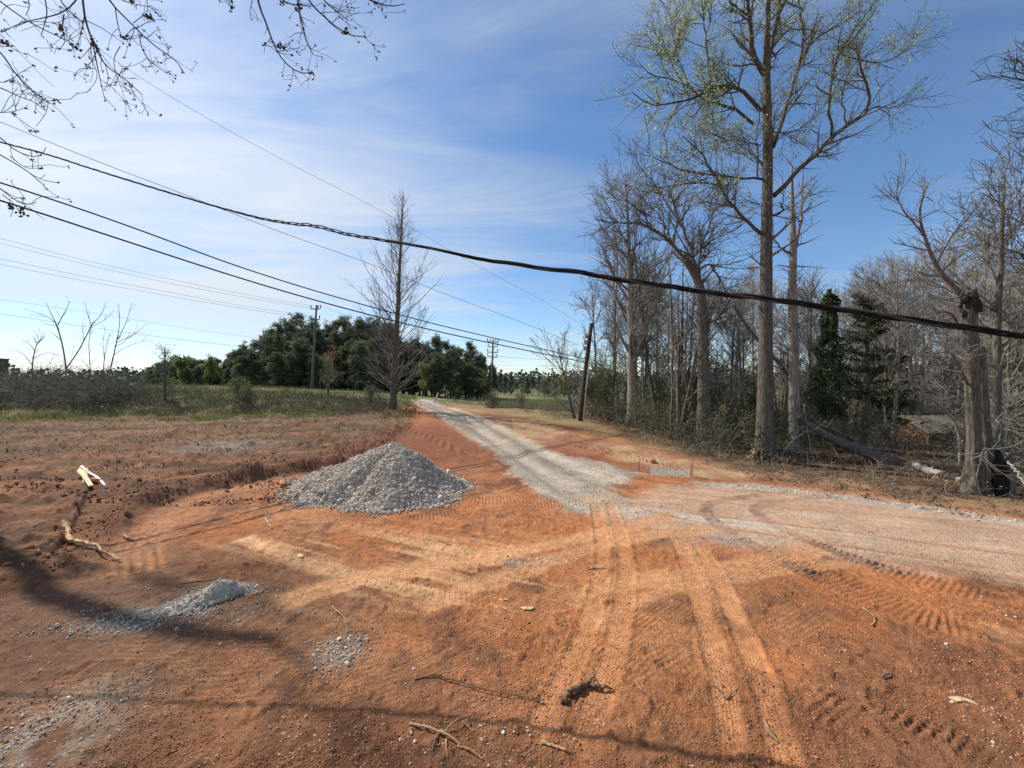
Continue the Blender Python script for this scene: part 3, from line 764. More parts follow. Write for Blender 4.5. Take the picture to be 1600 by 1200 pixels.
def cat(*ls):
    return ls
def trunk_line(rng, h, r0, lean=(0, 0), n=14, wob=.03, tip=.02, flare=.7, sink=.25):
    t = np.linspace(0, 1, n)
    w = np.cumsum(rng.normal(0, wob*h/n, (n, 2)), 0); w -= w[0]
    P = np.c_[t*lean[0]+w[:, 0], t*lean[1]+w[:, 1], -sink+t*(h+sink)]
    R = r0*(1-t)**.85*(1+flare*np.exp(-t*h/ .35))+tip
    return P[None], R[None]

def gen_tree(seed, h, r0, lean=(0, 0), start=.3, nmain=26, ang=(48, 10), mlen=4.0, mtaper=.6, up=.10, n2=260, l2=(.5, 1.5), n3=1100, l3=(.25, .7), wob=.10, tip=.007, tw=.03, a2=(42, 12)):
    rng = np.random.default_rng(seed)
    P0, R0 = trunk_line(rng, h, r0, lean, wob=tw)
    P1, R1 = children(rng, P0, R0, nmain, (start, .97), ang, (mlen*.65, mlen), mtaper, 9, up, wob, .36, tip*1.3)
    P2, R2 = children(rng, P1, R1, n2, (.15, .97), a2, l2, .35, 6, up*.8, wob*1.2, .6, tip)
    P3, R3 = children(rng, P2, R2, n3, (.1, .98), (38, 14), l3, .3, 5, up*.6, wob*1.3, .7, tip*.8, tip)
    return rng, [(P0, R0), (P1, R1), (P2, R2), (P3, R3)]

def tree_meshes(name, lv, bark, twig, leaves=None, k0=12):
    a = MB().tubes(*lv[0], k=k0); b = MB()
    for (P, R), k in zip(lv[1:], (6, 4, 3, 3)): b.tubes(P, R, k, cap=k > 4)
    out = [('trunk', a.data(name+'_trunk', bark)), ('crown', b.data(name+'_crown', twig))]
    if leaves:
        pts, size, mat, rng = leaves
        V, Q = leaf_quads(rng, pts, size); out.append(('leaves', mesh_data(name+'_leaves', V, Q, None, [mat], False)))
    return out

def place(name, meshes, label, catg, loc, group=None, rz=0.0, sc=1.0):
    o = thing(name, label, catg, loc, group, rz)
    o.scale = (sc, sc, sc) if np.isscalar(sc) else sc
    for n, me in meshes: link(n, me, o)
    return o
def copy_thing(o, loc, rz, sc, label=None):
    c = o.copy(); COL.objects.link(c); c.location = loc; c.rotation_euler = (0, 0, rz); c.scale = (sc, sc, sc) if np.isscalar(sc) else sc
    if label: c['label'] = label
    for ch in o.children:
        d = ch.copy(); COL.objects.link(d); d.parent = c
    return c

LK = .66
def hero(name, label, catg, base, D, trunk, limbs, bark, twig, twigs=(300, 2000), l2=(.6, 1.8), l3=(.25, .8), up=.05, leaf=None, seed=1, group=None, tip=.008, kt=14, wob=.12, start2=.15, trunk_twigs=0):
    """a tree whose trunk and limbs follow the photo: trunk [(px,py,r)], limbs [([(px,py)..], r0, r1, depth change at the end)]"""
    rng = np.random.default_rng(seed)
    b0 = on_ground(base[0], D)
    tp = np.array([np.r_[at(x, y, D), r] for x, y, r in trunk]); tp[0, :3] = b0-np.array([0, 0, .25])
    t = resample(tp, 26)
    o = thing(name, label, catg, tuple(b0), group)
    P0 = t[None, :, :3]-b0; R0 = t[None, :, 3]
    tm = MB().tubes(P0, R0, kt).build('trunk', bark, o)
    LP, LR = [], []
    for pts, r0, r1, dd in limbs:
        n = len(pts); dep = D+dd*np.linspace(0, 1, n)**1.3
        P = np.array([at(x, y, d) for (x, y), d in zip(pts, dep)])-b0
        P = resample(P, 14); P[1:-1] += rng.normal(0, .02, (12, 3))
        LP.append(P); LR.append(np.linspace(r0, r1, 14)*LK)
    LP = np.array(LP); LR = np.array(LR)
    for P, R in zip(LP, LR): MB().tubes(P, R, 8).build('limb', bark, o)
    SP, SR = (np.concatenate([LP, resample(P0[0], 14)[None]]), np.concatenate([LR, np.interp(np.linspace(0, 1, 14), np.linspace(0, 1, 26), R0[0])[None]])) if trunk_twigs else (LP, LR)
    P2, R2 = children(rng, LP, LR, twigs[0], (start2, 1.0), (45, 14), l2, .3, 7, up, wob, .6, tip)
    if trunk_twigs:
        A, B = children(rng, P0, R0, trunk_twigs, (.35, .97), (60, 15), l2, .3, 7, up, wob, .3, tip)
        P2 = np.concatenate([P2, A]); R2 = np.concatenate([R2, B])
    P3, R3 = children(rng, P2, R2, twigs[1], (.1, 1.0), (40, 14), l3, .3, 5, up, wob*1.2, .7, tip*.7, tip*.8)
    MB().tubes(P2, R2, 4, False).tubes(P3, R3, 3, False).build('crown', twig, o)
    if leaf:
        fn, size, mat = leaf
        V, Q = leaf_quads(rng, fn(rng, P3, b0), size)
        link('leaves', mesh_data('spring_leaves', V, Q, None, [mat], False), o)
    return o, b0

# ------------------------------------------------------------------ the tall tulip poplar with young leaves
def q6(*p): return [(900+.4375*x, .4375*y) for x, y in p]
limbs = [
 (q6((705,700),(760,645),(800,600),(855,550),(910,490),(985,435),(1045,400),(1055,360),(1035,290),(1010,230),(1000,150)), .13, .03, -1.5),
 (q6((1040,400),(1080,375),(1120,390),(1170,370)), .04, .012, -.8),
 (q6((912,490),(905,400),(905,320),(935,190),(990,110),(1060,20),(1110,-60)), .07, .02, -.5),
 (q6((968,445),(955,400),(945,340),(975,250),(1040,170)), .045, .015, .8),
 (q6((935,190),(1000,210),(1080,230),(1180,190),(1230,90)), .035, .01, 1.2),
 (q6((665,838),(600,780),(540,720),(515,660),(480,590),(430,530),(380,485)), .09, .02, -1.2),
 (q6((522,665),(440,650),(370,660),(300,672),(240,660)), .045, .012, .8),
 (q6((665,640),(600,635),(500,630),(420,615),(370,605),(300,575),(250,540)), .065, .015, -1.6),
 (q6((500,630),(440,560),(400,540),(340,530)), .03, .01, .5),
 (q6((660,395),(610,340),(550,305),(490,310),(430,345),(350,370),(260,380),(200,330)), .10, .02, -1.5),
 (q6((635,445),(590,400),(520,375),(440,350),(380,290),(320,280),(250,260),(215,210)), .08, .015, 1.4),
 (q6((485,312),(468,220),(460,100),(450,10),(440,-80)), .055, .02, .6),
 (q6((380,290),(330,200),(290,130),(260,70)), .035, .01, .6),
 (q6((430,345),(370,220),(340,120),(330,40)), .035, .01, -.6),
 (q6((703,525),(740,430),(765,320),(800,220),(850,130),(950,90),(1010,40)), .11, .025, 1.6),
 (q6((800,220),(812,130),(800,30),(790,-80)), .07, .03, .5),
 (q6((680,275),(640,225),(625,130),(620,40),(600,-60)), .13, .07, -.8),
 (q6((688,250),(695,160),(720,60),(750,0),(775,-90)), .13, .08, .6),
 (q6((620,60),(560,20),(520,-40)), .06, .03, -.6),
 (q6((650,640),(645,500),(655,400),(665,330)), .04, .015, -.4),
 (q6((690,770),(725,765),(742,748),(728,725)), .055, .03, -.4),
 (q6((690,600),(620,540),(560,500),(480,480)), .035, .01, 1.2),
 (q6((705,470),(760,480),(820,450),(880,400)), .03, .01, -1.2),
 (q6((660,520),(600,500),(530,500),(480,470)), .03, .01, -1.0),
 (q6((700,760),(640,720),(590,715),(540,745)), .03, .01, .8),
]
def poplar_leaves(rng, P3, b0):
    tips = P3[:, 2:].reshape(-1, 3)
    w = tips+b0
    px = 800+F*w[:, 0]/w[:, 1]; py = 600-F*(w[:, 2]-H)/w[:, 1]
    p = .10+.70*np.exp(-(((px-1060)/95)**2+((py-95)/85)**2))+.35*np.exp(-(((px-1180)/90)**2+((py-10)/50)**2))+.34*np.exp(-(((px-1350)/100)**2+((py-80)/100)**2))+.16*np.exp(-(((px-1120)/110)**2+((py-230)/70)**2))
    keep = rng.uniform(0, 1, len(p)) < p*.75
    t = tips[keep]; t = np.repeat(t, 8, 0)
    return t+rng.normal(0, .11, t.shape)
pop, popb = hero('tulip_poplar', 'towering tulip poplar with a thick straight trunk and young green leaves', 'tree', (1195, 715), 13.8,
 [(1195,715,.43),(1195,700,.33),(1195,680,.285),(1195.5,640,.255),(1196,560,.222),(1197,450,.19),(1198,330,.172),(1200,250,.15),(1199,180,.145),(1197,115,.12),(1198,70,.10),(1200,10,.075),(1204,-60,.05)],
 limbs, BARK_BIG, TWIG_HERO, twigs=(430, 3000), l2=(.6, 2.0), l3=(.3, .9), up=.05, tip=.006, leaf=(poplar_leaves, .07, LEAF_SPRING), seed=3, kt=22, trunk_twigs=26)
# torn pale roots at its foot
for pts, r in [([(1188,712),(1178,708),(1168,716)], .05), ([(1190,708),(1180,700),(1172,706)], .035), ([(1200,716),(1190,720),(1180,722)], .045), ([(1186,716),(1176,718),(1166,712)], .03)]:
    P = np.array([at(x, y, 13.2) for x, y in pts])-popb; P[0] += np.array([.1, .5, 0])
    MB().tubes(resample(P, 8), np.linspace(r*1.3, r*.4, 8), 7).build('torn_root', FRESHWOOD, pop)

# ------------------------------------------------------------------ its neighbours
hero('dead_tree', 'thin forked dead tree just right of the big poplar trunk', 'tree', (1241, 709), 14.9,
 [(1241,709,.24),(1241,690,.19),(1241,600,.165),(1239,500,.145),(1238,430,.13),(1240,385,.115),(1238,330,.075),(1237,260,.03)],
 [([(1239,405),(1246,375),(1252,335),(1253,290),(1254,272)], .09, .04, .3), ([(1238,398),(1222,390),(1213,380),(1208,368)], .07, .025, -.5),
  ([(1240,450),(1256,452),(1262,470),(1266,510)], .04, .012, -.3), ([(1240,500),(1252,510),(1256,530),(1254,545)], .045, .02, .2),
  ([(1253,320),(1262,305),(1265,298)], .05, .03, .1), ([(1240,520),(1215,510),(1205,505)], .03, .012, -.6), ([(1240,560),(1225,575),(1208,565)], .03, .012, .4)],
 BARK_GREY, TWIG, twigs=(45, 220), l2=(.4, 1.4), l3=(.2, .6), up=.0, seed=4, trunk_twigs=25)
hero('forked_tree', 'dark tree forking above the wires and arching out to the left', 'tree', (1097, 692), 16.2,
 [(1097,692,.33),(1098,670,.25),(1100,600,.225),(1098,500,.20),(1094,445,.18),(1080,418,.15),(1066,400,.125)],
 [([(1070,405),(1050,380),(1020,355),(985,345),(955,350),(930,342)], .11, .02, -1.2), ([(1092,440),(1085,400),(1066,355),(1052,320),(1048,298)], .11, .05, .8),
  ([(1093,440),(1092,395),(1108,355),(1122,312),(1130,280)], .08, .015, 1.2), ([(1099,512),(1112,503),(1128,492),(1140,468)], .09, .035, -.6),
  ([(1095,420),(1108,412),(1120,425),(1132,452),(1148,470)], .06, .03, -.8), ([(1050,380),(1035,340),(1005,310),(980,290)], .05, .012, .8),
  ([(1020,355),(1000,330),(960,300)], .045, .012, -.5), ([(1085,400),(1120,370),(1150,360)], .04, .012, .8), ([(1066,355),(1030,300),(1010,270)], .04, .012, -.8)],
 BARK_DARK, TWIG_HERO, twigs=(190, 1500), l2=(.6, 2.2), l3=(.3, 1.0), up=.08, seed=5, trunk_twigs=18)
rng, lv = gen_tree(31, 13.2, .30, (-.5, .3), .24, 40, (46, 10), 5.6, .55, .07, 360, (.7, 2.0), 2000, (.3, .95), .09, .0065)
place('beech_tree', tree_meshes('beech', lv, BARK_GREY, TWIG), 'fine twigged grey tree, widest crown left of the poplar, pale trunk', 'tree', tuple(on_ground(990, 21)))
# a clump of slim stems
rng = np.random.default_rng(41)
ob = on_ground(1052, 17)
o = thing('sapling_clump', 'clump of slim dark saplings rising between the pale trunk and forked tree', 'tree', tuple(ob))
cr = MB()
for k in range(7):
    x0 = rng.uniform(-.45, .45); h = rng.uniform(5.5, 9)
    P, R = trunk_line(rng, h, rng.uniform(.05, .09), (rng.uniform(-1.2, 1.2), rng.uniform(-1, 1)), 12, .05, .012)
    P = P+np.array([x0, rng.uniform(-.4, .4), 0])
    MB().tubes(P, R, 7).build('stem', BARK_DARK, o)
    P1, R1 = children(rng, P, R, 20, (.25, .97), (48, 12), (1.0, 2.6), .5, 7, .12, .1, .5, .008)
    P2, R2 = children(rng, P1, R1, 110, (.1, .98), (42, 12), (.3, .9), .3, 5, .1, .12, .6, .006, .007)
    cr.tubes(P1, R1, 4, False).tubes(P2, R2, 3, False)
cr.build('crown', TWIG, o)

# ------------------------------------------------------------------ lone conical tree beside the driveway
D = 26.5; b = on_ground(613, D); h = (at(0, 306, D)[2])-b[2]
rng = np.random.default_rng(51)
P0, R0 = trunk_line(rng, h, .23, (.75, 0), 20, .012, .012, .6)
cr = MB(); L1 = []
for z0, z1, cnt, ln, a in ((.09, .28, 44, (2.4, 4.0), (70, 12)), (.26, .6, 64, (3.4, 5.6), (54, 9)), (.6, .97, 50, (2.0, 3.8), (42, 8))):
    P1, R1 = children(rng, P0, R0, cnt, (z0, z1), a, ln, .25 if z0 < .2 else .5 if z0 < .6 else .78, 10, .075, .06, .17, .008)
    P2, R2 = children(rng, P1, R1, cnt*5, (.15, .98), (35, 10), (.5, 1.4), .4, 6, .12, .08, .6, .006, .007)
    P3, R3 = children(rng, P2, R2, cnt*7, (.1, .98), (35, 12), (.2, .6), .3, 4, .1, .1, .7, .005, .006)
    cr.tubes(P1, R1, 5, False).tubes(P2, R2, 3, False).tubes(P3, R3, 3, False)
o = thing('conical_tree', 'lone bare cone-shaped tree with many upswept branches beside the gravel driveway', 'tree', tuple(b))
MB().tubes(P0, R0, 12).build('trunk', BARK_DARK, o); cr.build('crown', TWIG, o)
V, Q = leaf_quads(rng, rng.normal(0, 1, (420, 3))*[.5, .4, .28]+[.75, 0, .35], .10)
bo = tag(MB().add(V, Q).build('shrub', LEAF_OLIVE, None, False, tuple(b+np.array([.3, -.1, 0]))), 'low dark leafy tuft at the foot of the cone-shaped tree', 'shrub')

# ------------------------------------------------------------------ broken hollow snag on the right
D = 9.8; b = on_ground(1533, D)
o = thing('broken_snag', 'massive broken snag with a hollow base and jagged charred top', 'tree', tuple(b))
rng = np.random.default_rng(61)
def lobed(path, k=28, seed=0, amp=.24, jag=0.0):
    """a fluted trunk: path [(x,y,z,r)]"""
    p = resample(np.array(path, float), 40); r = np.random.default_rng(seed)
    ph = r.uniform(0, 6.28, 4); V = []
    a = np.arange(k)*2*np.pi/k
    for i, (x, y, z, rad) in enumerate(p):
        f = 1+amp*(np.sin(3*a+ph[0]+.02*i)*.5+np.sin(5*a+ph[1])*.35+np.sin(8*a+ph[2]+.05*i)*.25)*(1.25-.9*i/40)+r.normal(0, .03, k)
        zz = z+(jag*r.uniform(-1, 1, k) if i == 39 else 0)
        V.append(np.c_[x+rad*f*np.cos(a), y+rad*f*np.sin(a), np.full(k, z)+ (zz-z)])
    V = np.concatenate(V); n = 40
    i = np.arange(n-1)[:, None]*k; j = np.arange(k)[None]; j2 = (j+1) % k
    Q = np.stack(np.broadcast_arrays(i+j, i+j2, i+k+j2, i+k+j), -1).reshape(-1, 4)
    c = len(V); V = np.concatenate([V, [[p[-1, 0], p[-1, 1], p[-1, 2]-.25]]])
    j = np.arange(k); T = np.stack([(n-1)*k+j, (n-1)*k+(j+1) % k, np.full(k, c)], -1)
    return V, Q, T
zt = at(0, 470, D)[2]-b[2]
V, Q, T = lobed([(-.16,0,-.3,.36),(-.17,0,.1,.26),(-.18,0,.6,.155),(-.19,0,1.5,.118),(-.19,.05,2.6,.13),(-.2,.05,zt-1.1,.135),(-.24,.05,zt-.5,.12),(-.22,.05,zt-.1,.14),(-.22,.05,zt+.12,.11)], seed=1, jag=.22)
MB().add(V, Q, T).build('trunk', DEADWOOD, o)
V, Q, T = lobed([(.34,.1,-.3,.28),(.30,.1,.5,.15),(.22,.12,1.6,.12),(.17,.12,2.5,.105),(.15,.12,3.3,.085),(.15,.12,3.55,.075)], seed=2, jag=.12, k=18)
MB().add(V, Q, T).build('side_stem', BARK_DARK, o)
V, Q = [], []
MB().tubes(resample(np.array([(.16,-.28,-.1),(.18,-.26,.5),(.14,-.22,1.1)]), 10), np.array([.2,.2,.19,.18,.17,.15,.12,.1,.07,.03])*.8, 10).build('hollow', mat_plain('hollow shade black', (.012, .009, .008), .95), o)  # solid near-black tube; its colour stands in for the shade inside the hollow
for pts, r in [([(.2,-.38,-.1),(.3,-.32,.5),(.42,-.2,1.0)], .09), ([(-.45,-.15,-.1),(-.3,-.12,.3),(-.2,-.1,.8)], .10), ([(.55,-.05,-.15),(.48,0,.5),(.42,.05,1.2)], .10)]:
    MB().tubes(resample(np.array(pts), 10), np.linspace(r*1.3, r*.5, 10), 8).build('root_buttress', DEADWOOD, o)
burl = rng.normal(0, 1, (44, 3))*[.06, .06, .13]+[-.23, .02, zt-.06]
bm = MB()
for c in burl:
    d = np.array([rng.normal(0, .2), rng.normal(0, .2), 1.0]); d = d/np.linalg.norm(d)
    bm.tubes(np.array([c-d*.16, c, c+d*rng.uniform(.06, .2)]), np.array([.05, .045, .008]), 5)
bm.build('jagged_top', mat_rough('charred bark', [(.02,.017,.015), (.055,.046,.038)], (20, 20, 20), .6), o)
lb = []
for pts, r0, r1, dd in [([(1507,470),(1495,450),(1478,437),(1462,415),(1452,390),(1444,368),(1436,340),(1440,310),(1452,285)], .085, .012, .4),
                        ([(1500,515),(1490,492),(1476,486),(1456,490)], .05, .015, -.4), ([(1444,368),(1425,345),(1408,325),(1400,300)], .03, .008, -.5), ([(1462,415),(1480,380),(1500,350),(1515,330)], .03, .008, .6),
                        ([(1512,600),(1500,575),(1490,555),(1482,548),(1455,555)], .045, .012, -.6), ([(1540,690),(1560,685),(1570,665),(1590,680)], .022, .006, -.9), ([(1548,620),(1570,650),(1590,660),(1620,690)], .02, .006, -1.2), ([(1545,690),(1535,705),(1530,720)], .02, .006, -.7)]:
    P = np.array([at(x, y, D+dd*t) for (x, y), t in zip(pts, np.linspace(0, 1, len(pts)))])-b
    P = resample(P, 14); lb.append((P, np.linspace(r0, r1, 14)*.72))
    MB().tubes(P, lb[-1][1], 8).build('branch', BARK_DARK, o)
LP = np.array([p for p, r in lb]); LR = np.array([r for p, r in lb])
P2, R2 = children(rng, LP, LR, 90, (.2, 1), (50, 14), (.4, 1.3), .3, 7, .03, .14, .6, .006)
P3, R3 = children(rng, P2, R2, 520, (.1, 1), (42, 14), (.15, .55), .3, 5, .02, .15, .7, .004, .005)
MB().tubes(P2, R2, 4, False).tubes(P3, R3, 3, False).build('crown', TWIG, o)

# ------------------------------------------------------------------ fallen and leaning timber
def log(name, label, catg, pts, radii, bark, branches=0, seed=0, endmat=None, sub=None):
    rng = np.random.default_rng(seed)
    P = np.array([at(x, y, d) for x, y, d in pts]); b = P[0].copy()
    P = resample(P-b, 22); R = np.interp(np.linspace(0, 1, 22), np.linspace(0, 1, len(radii)), radii)
    o = thing(name, label, catg, tuple(b))
    P[1:-1] += rng.normal(0, .015, (20, 3))
    MB().tubes(P, R, 12).build('trunk', bark, o)
    if branches:
        P1, R1 = children(rng, P[None], R[None], branches, (.1, .95), (55, 18), (.5, 1.8), .2, 7, -.02, .15, .4, .008)
        P2, R2 = children(rng, P1, R1, branches*5, (.1, 1), (45, 15), (.2, .7), .3, 5, 0, .15, .6, .006, .007)
        MB().tubes(P1, R1, 5, False).tubes(P2, R2, 3, False).build('foliage', TWIG, o)
    return o
log('leaning_dead_tree', 'slender dead tree leaning down to the right behind the poplar trunk', 'tree', [(1146,478,15.5),(1185,535,15.5),(1232,580,15.6),(1262,640,15.7),(1288,690,15.8),(1300,712,15.8)], [.04,.06,.07,.08,.09], BARK_DARK, 16, 1)
log('fallen_tree', 'thick fallen trunk slanting down between the ivy tower and the snag', 'tree', [(1248,652,14.6),(1290,682,14.3),(1345,705,13.9),(1412,728,13.4)], [.09,.15,.18,.20], BARK_DARK, 14, 2)
log('fallen_log', 'pale split log lying on the litter left of the snag', 'log', [(1372,732,12.8),(1430,738,12.4),(1500,752,11.4)], [.15,.16,.10], DEADWOOD, 0, 3)
log('fallen_log', 'peeled grey log lying across others near the snag foot', 'log', [(1430,728,12.3),(1470,742,11.6),(1506,750,10.9)], [.10,.12,.06], TWIG_PALE, 0, 4)
log('split_branch', 'fresh yellow split branch lying before the pale log', 'branch', [(1458,746,11.2),(1480,752,11.0),(1503,756,10.8)], [.05,.045,.02], FRESHWOOD, 0, 5)
log('leaning_sapling', 'thin pale sapling bent over in front of the brick shed', 'tree', [(1395,575,13),(1440,610,13.2),(1490,650,13.4),(1500,690,13.4),(1499,735,13.4)], [.012,.025,.032,.036,.04], TWIG_PALE, 8, 6)
log('leaning_sapling', 'thin pale pole leaning against the bent sapling by the shed', 'tree', [(1505,688,12.6),(1488,712,12.6),(1470,728,12.6)], [.02,.03,.035], TWIG_PALE, 0, 7)
log('fallen_branch', 'grey limb fallen low between the poplar and dead tree', 'branch', [(1205,700,13.9),(1230,705,14.1),(1290,722,14.0),(1330,735,13.6)], [.05,.05,.04,.03], DEADWOOD, 6, 8)
log('brush_branch', 'bleached branch sprawled over the litter right of the snag', 'branch', [(1575,720,9.3),(1595,745,9.0),(1612,775,8.8)], [.02,.025,.02], TWIG_PALE, 5, 9)

# ------------------------------------------------------------------ ivy tower and cedar
b = on_ground(1297, 16.6); h = at(0, 452, 16.6)[2]-b[2]
rng = np.random.default_rng(71)
o = thing('ivy_covered_tree', 'tall narrow trunk wrapped in dense dark green ivy', 'tree', tuple(b))
P, R = trunk_line(rng, h, .17, (.05, .1), 14, .03, .03)
MB().tubes(P, R, 10).build('trunk', BARK_DARK, o)
n = 13000; t = rng.uniform(.12, 1, n)**.85
wid = .10+.62*np.sin(np.pi*np.clip(t, 0, 1)**.75)**1.1*(1-.35*t)+.10*np.sin(t*23)+.08*np.sin(t*41+1)
a = rng.uniform(0, 6.28, n); rad = wid*np.sqrt(rng.uniform(.15, 1, n))*(1+.25*np.sin(3*a+t*17))
pts = np.c_[rad*np.cos(a)+.05*t, rad*np.sin(a)+.1*t, t*h]
keep = fbm(pts[:, 0]*2+3*pts[:, 1], pts[:, 2], .7, 3, 72) > -.24
V, Q = leaf_quads(rng, pts[keep], .105, .5, .8); MB().add(V, Q).build('ivy', LEAF_IVY, o, False)
def conifer(seed, h, r0, spread, nb, leaves, size, mat, start=.12, up=.0, drop=0.0):
    rng = np.random.default_rng(seed)
    P, R = trunk_line(rng, h, r0, (rng.uniform(-.3, .3), rng.uniform(-.3, .3)), 12, .03, .02)
    P1, R1 = children(rng, P, R, nb, (start, .97), (68, 10), (spread*.6, spread), .72, 7, up, .08, .35, .01)
    t = rng.uniform(.25, 1, leaves); k = rng.integers(0, nb, leaves); f = t*6; i = np.minimum(f.astype(int), 5); fr = (f-i)[:, None]
    pts = P1[k, i]*(1-fr)+P1[k, i+1]*fr+rng.normal(0, size*.8, (leaves, 3))*[1, 1, .6]
    V, Q = leaf_quads(rng, pts, size, drop, .45)
    return [('trunk', MB().tubes(P, R, 8).data('conifer_trunk', BARK_DARK)), ('crown', MB().tubes(P1, R1, 4, False).data('conifer_limbs', TWIG_DARK)), ('needles', MB().add(V, Q).data('conifer_needles', mat, False))]
place('cedar_tree', conifer(81, 6.9, .16, 2.2, 70, 6500, .13, LEAF_CEDAR, .28), 'dark open cedar standing behind the ivy-wrapped trunk', 'tree', tuple(on_ground(1352, 18.4)))
place('cedar_tree', conifer(82, 4.6, .12, 1.9, 50, 4200, .22, LEAF_OLIVE, .1), 'olive green young cedar low beside the brick shed', 'tree', tuple(on_ground(1378, 20.5)))

# ------------------------------------------------------------------ grey woods on the right: every tree its own
protos = []
specs = [(9.5, .080, .30, 26, 3.0), (8.0, .06, .22, 24, 2.4), (11.0, .105, .35, 26, 3.6), (7.0, .055, .2, 22, 2.6), (10.0, .075, .42, 22, 2.8), (6.0, .045, .15, 20, 2.2)]
for k, (hh, r, st_, nm, ml) in enumerate(specs):
    rng, lv = gen_tree(100+k, hh, r, (np.random.default_rng(k).uniform(-.9, .9), 0), st_, nm, (42, 10), ml, .5, .09, 170, (.5, 1.5), 700, (.25, .8), .11, .0075, .04)
    protos.append(tree_meshes('woods_tree', lv, (BARK_GREY, BARK_DARK)[k % 2], (TWIG, TWIG_PALE, TWIG)[k % 3], k0=7))
rng = np.random.default_rng(7)
first = {}
spots = []
for px, D in [(938,27),(952,24),(962,30),(975,26),(1008,24),(1022,27),(1030,21),(1072,20),(1085,24),(1118,22),(1133,19),(1150,25),(1163,21),(1178,28),(1215,24),(1226,20),(1262,23),(1275,19),(1312,26),(1330,22),(1345,28),(1375,24),(1385,20),(1400,30),(1398,17.5),(1445,31),(1505,21),(1492,27),(1515,24),(1545,16),(1560,20),(1575,14.5),(1590,24),(1605,17),(1640,20),(1675,15),(1700,22),(1740,18),
              (1105,33),(1190,35),(1250,37),(1290,33),(1340,36),(1410,38),(1470,36),(1530,34),(1590,35),(1140,40),(1000,36),(1040,38),(1380,42),(1550,42),(1220,44)]:
    spots.append((px+rng.uniform(-4, 4), D))
r9 = np.random.default_rng(91)
for _ in range(34): spots.append((r9.uniform(1100, 1720), r9.uniform(23, 44)))
spots = [q for q in spots if not (1405 < q[0] < 1485 and q[1] < 26)]
for px, D in spots:
    k = int(rng.integers(0, 6)); sc = rng.uniform(.85, 1.2)
    top = specs[k][0]*sc
    want = (165 if px < 1090 else 130 if px < 1300 else 190 if px > 1400 else 160)*rng.uniform(.75, 1.25)/F*D+2.6
    sc *= np.clip(want/top, .55, 1.6)
    loc = tuple(on_ground(px, D)); rz = rng.uniform(0, 6.28)
    lab = 'slender bare grey tree among many in the woods on the right'
    if k not in first: first[k] = place('bare_tree', protos[k], lab, 'tree', loc, 'bare trees of the woods on the right', rz, sc)
    else: copy_thing(first[k], loc, rz, sc)
# taller trees near the right edge
rng, lv = gen_tree(131, 9.4, .13, (.3, .2), .3, 26, (48, 10), 3.2, .5, .08, 300, (.5, 1.6), 1500, (.25, .8), .13, .007)
place('bare_tree', tree_meshes('edge_tree', lv, BARK_DARK, TWIG), 'crooked dark bare tree rising just right behind the broken snag', 'tree', tuple(on_ground(1556, 12.5)))
rng, lv = gen_tree(132, 13.5, .2, (-.6, 0), .3, 30, (55, 10), 4.2, .4, .06, 240, (.6, 1.8), 950, (.3, .9), .14, .008)
place('bare_tree', tree_meshes('edge_tree', lv, BARK_DARK, TWIG_DARK), 'bare tree at the right edge with dark limbs reaching into the sky', 'tree', tuple(on_ground(1705, 12.5)))
# a little green among the woods
def leafy(seed, h, spread, n, size, mat, twig=TWIG):
    rng, lv = gen_tree(seed, h, .05+.008*h, (0, 0), .15, 18, (45, 12), spread, .4, .1, 110, (.3, .9), 10, (.2, .4), .12, .008)
    P2 = lv[2][0]; pts = P2[:, 2:].reshape(-1, 3); pts = pts[rng.integers(0, len(pts), n)]+rng.normal(0, .16, (n, 3))
    return tree_meshes('leafy', lv, BARK_DARK, twig, (pts, size, mat, rng), 7)
for px, D, h, mat, lab, s in [(1010,25,8.5,LEAF_GREEN,'bright green budding tree glimpsed through the fine grey crown',1),(950,24,3.2,LEAF_OLIVE,'rounded olive bush at the wood edge right of the leaning pole',2),(1120,23,3.4,LEAF_OLIVE,'olive thicket bush between forked tree and poplar',3),
                          (1075,19,2.2,LEAF_OLIVE,'low olive bush at the foot of the forked tree',4),(1180,20,2.8,LEAF_OLIVE,'green bush showing left of the poplar trunk base',5),(1265,21,3.0,LEAF_OLIVE,'bush between the dead tree and the ivy tower',6),
                          (1450,31,4.6,LEAF_OLIVE,'olive tree over the roof of the brick shed',7),(1590,17,4.6,LEAF_CEDAR,'dark evergreen bush at the right edge behind the snag',8),(925,27,3.2,LEAF_OLIVE,'bush right behind the leaning pole',9),(1545,26,5.2,LEAF_OLIVE,'evergreen tree seen past the snag stem',10),(1030,22,2.6,LEAF_OLIVE,'bush right of the pale beech trunk',11)]:
    place('bush' if h < 4 else 'small_tree', leafy(140+s, h, h*.45, int(1400+320*h), .11, mat), lab, 'bush' if h < 4 else 'tree', tuple(on_ground(px, D)))
rng, lv = gen_tree(161, 4.4, .07, (-1.2, -.3), .1, 24, (45, 12), 3.4, .3, .1, 120, (.5, 1.4), 350, (.2, .6), .1, .009)
P2 = lv[2][0]; pts = P2[:, 3:].reshape(-1, 3); pts = pts[rng.integers(0, len(pts), 900)]+rng.normal(0, .15, (900, 3)); pts = pts[pts[:, 2] < 2.9]
place('russet_shrub', tree_meshes('russet', lv, BARK_DARK, TWIG, (pts, .11, LEAF_RUSSET, rng)), 'reddish budding shrub tree sprawling left of the leaning pole', 'shrub', tuple(on_ground(899, 25)))

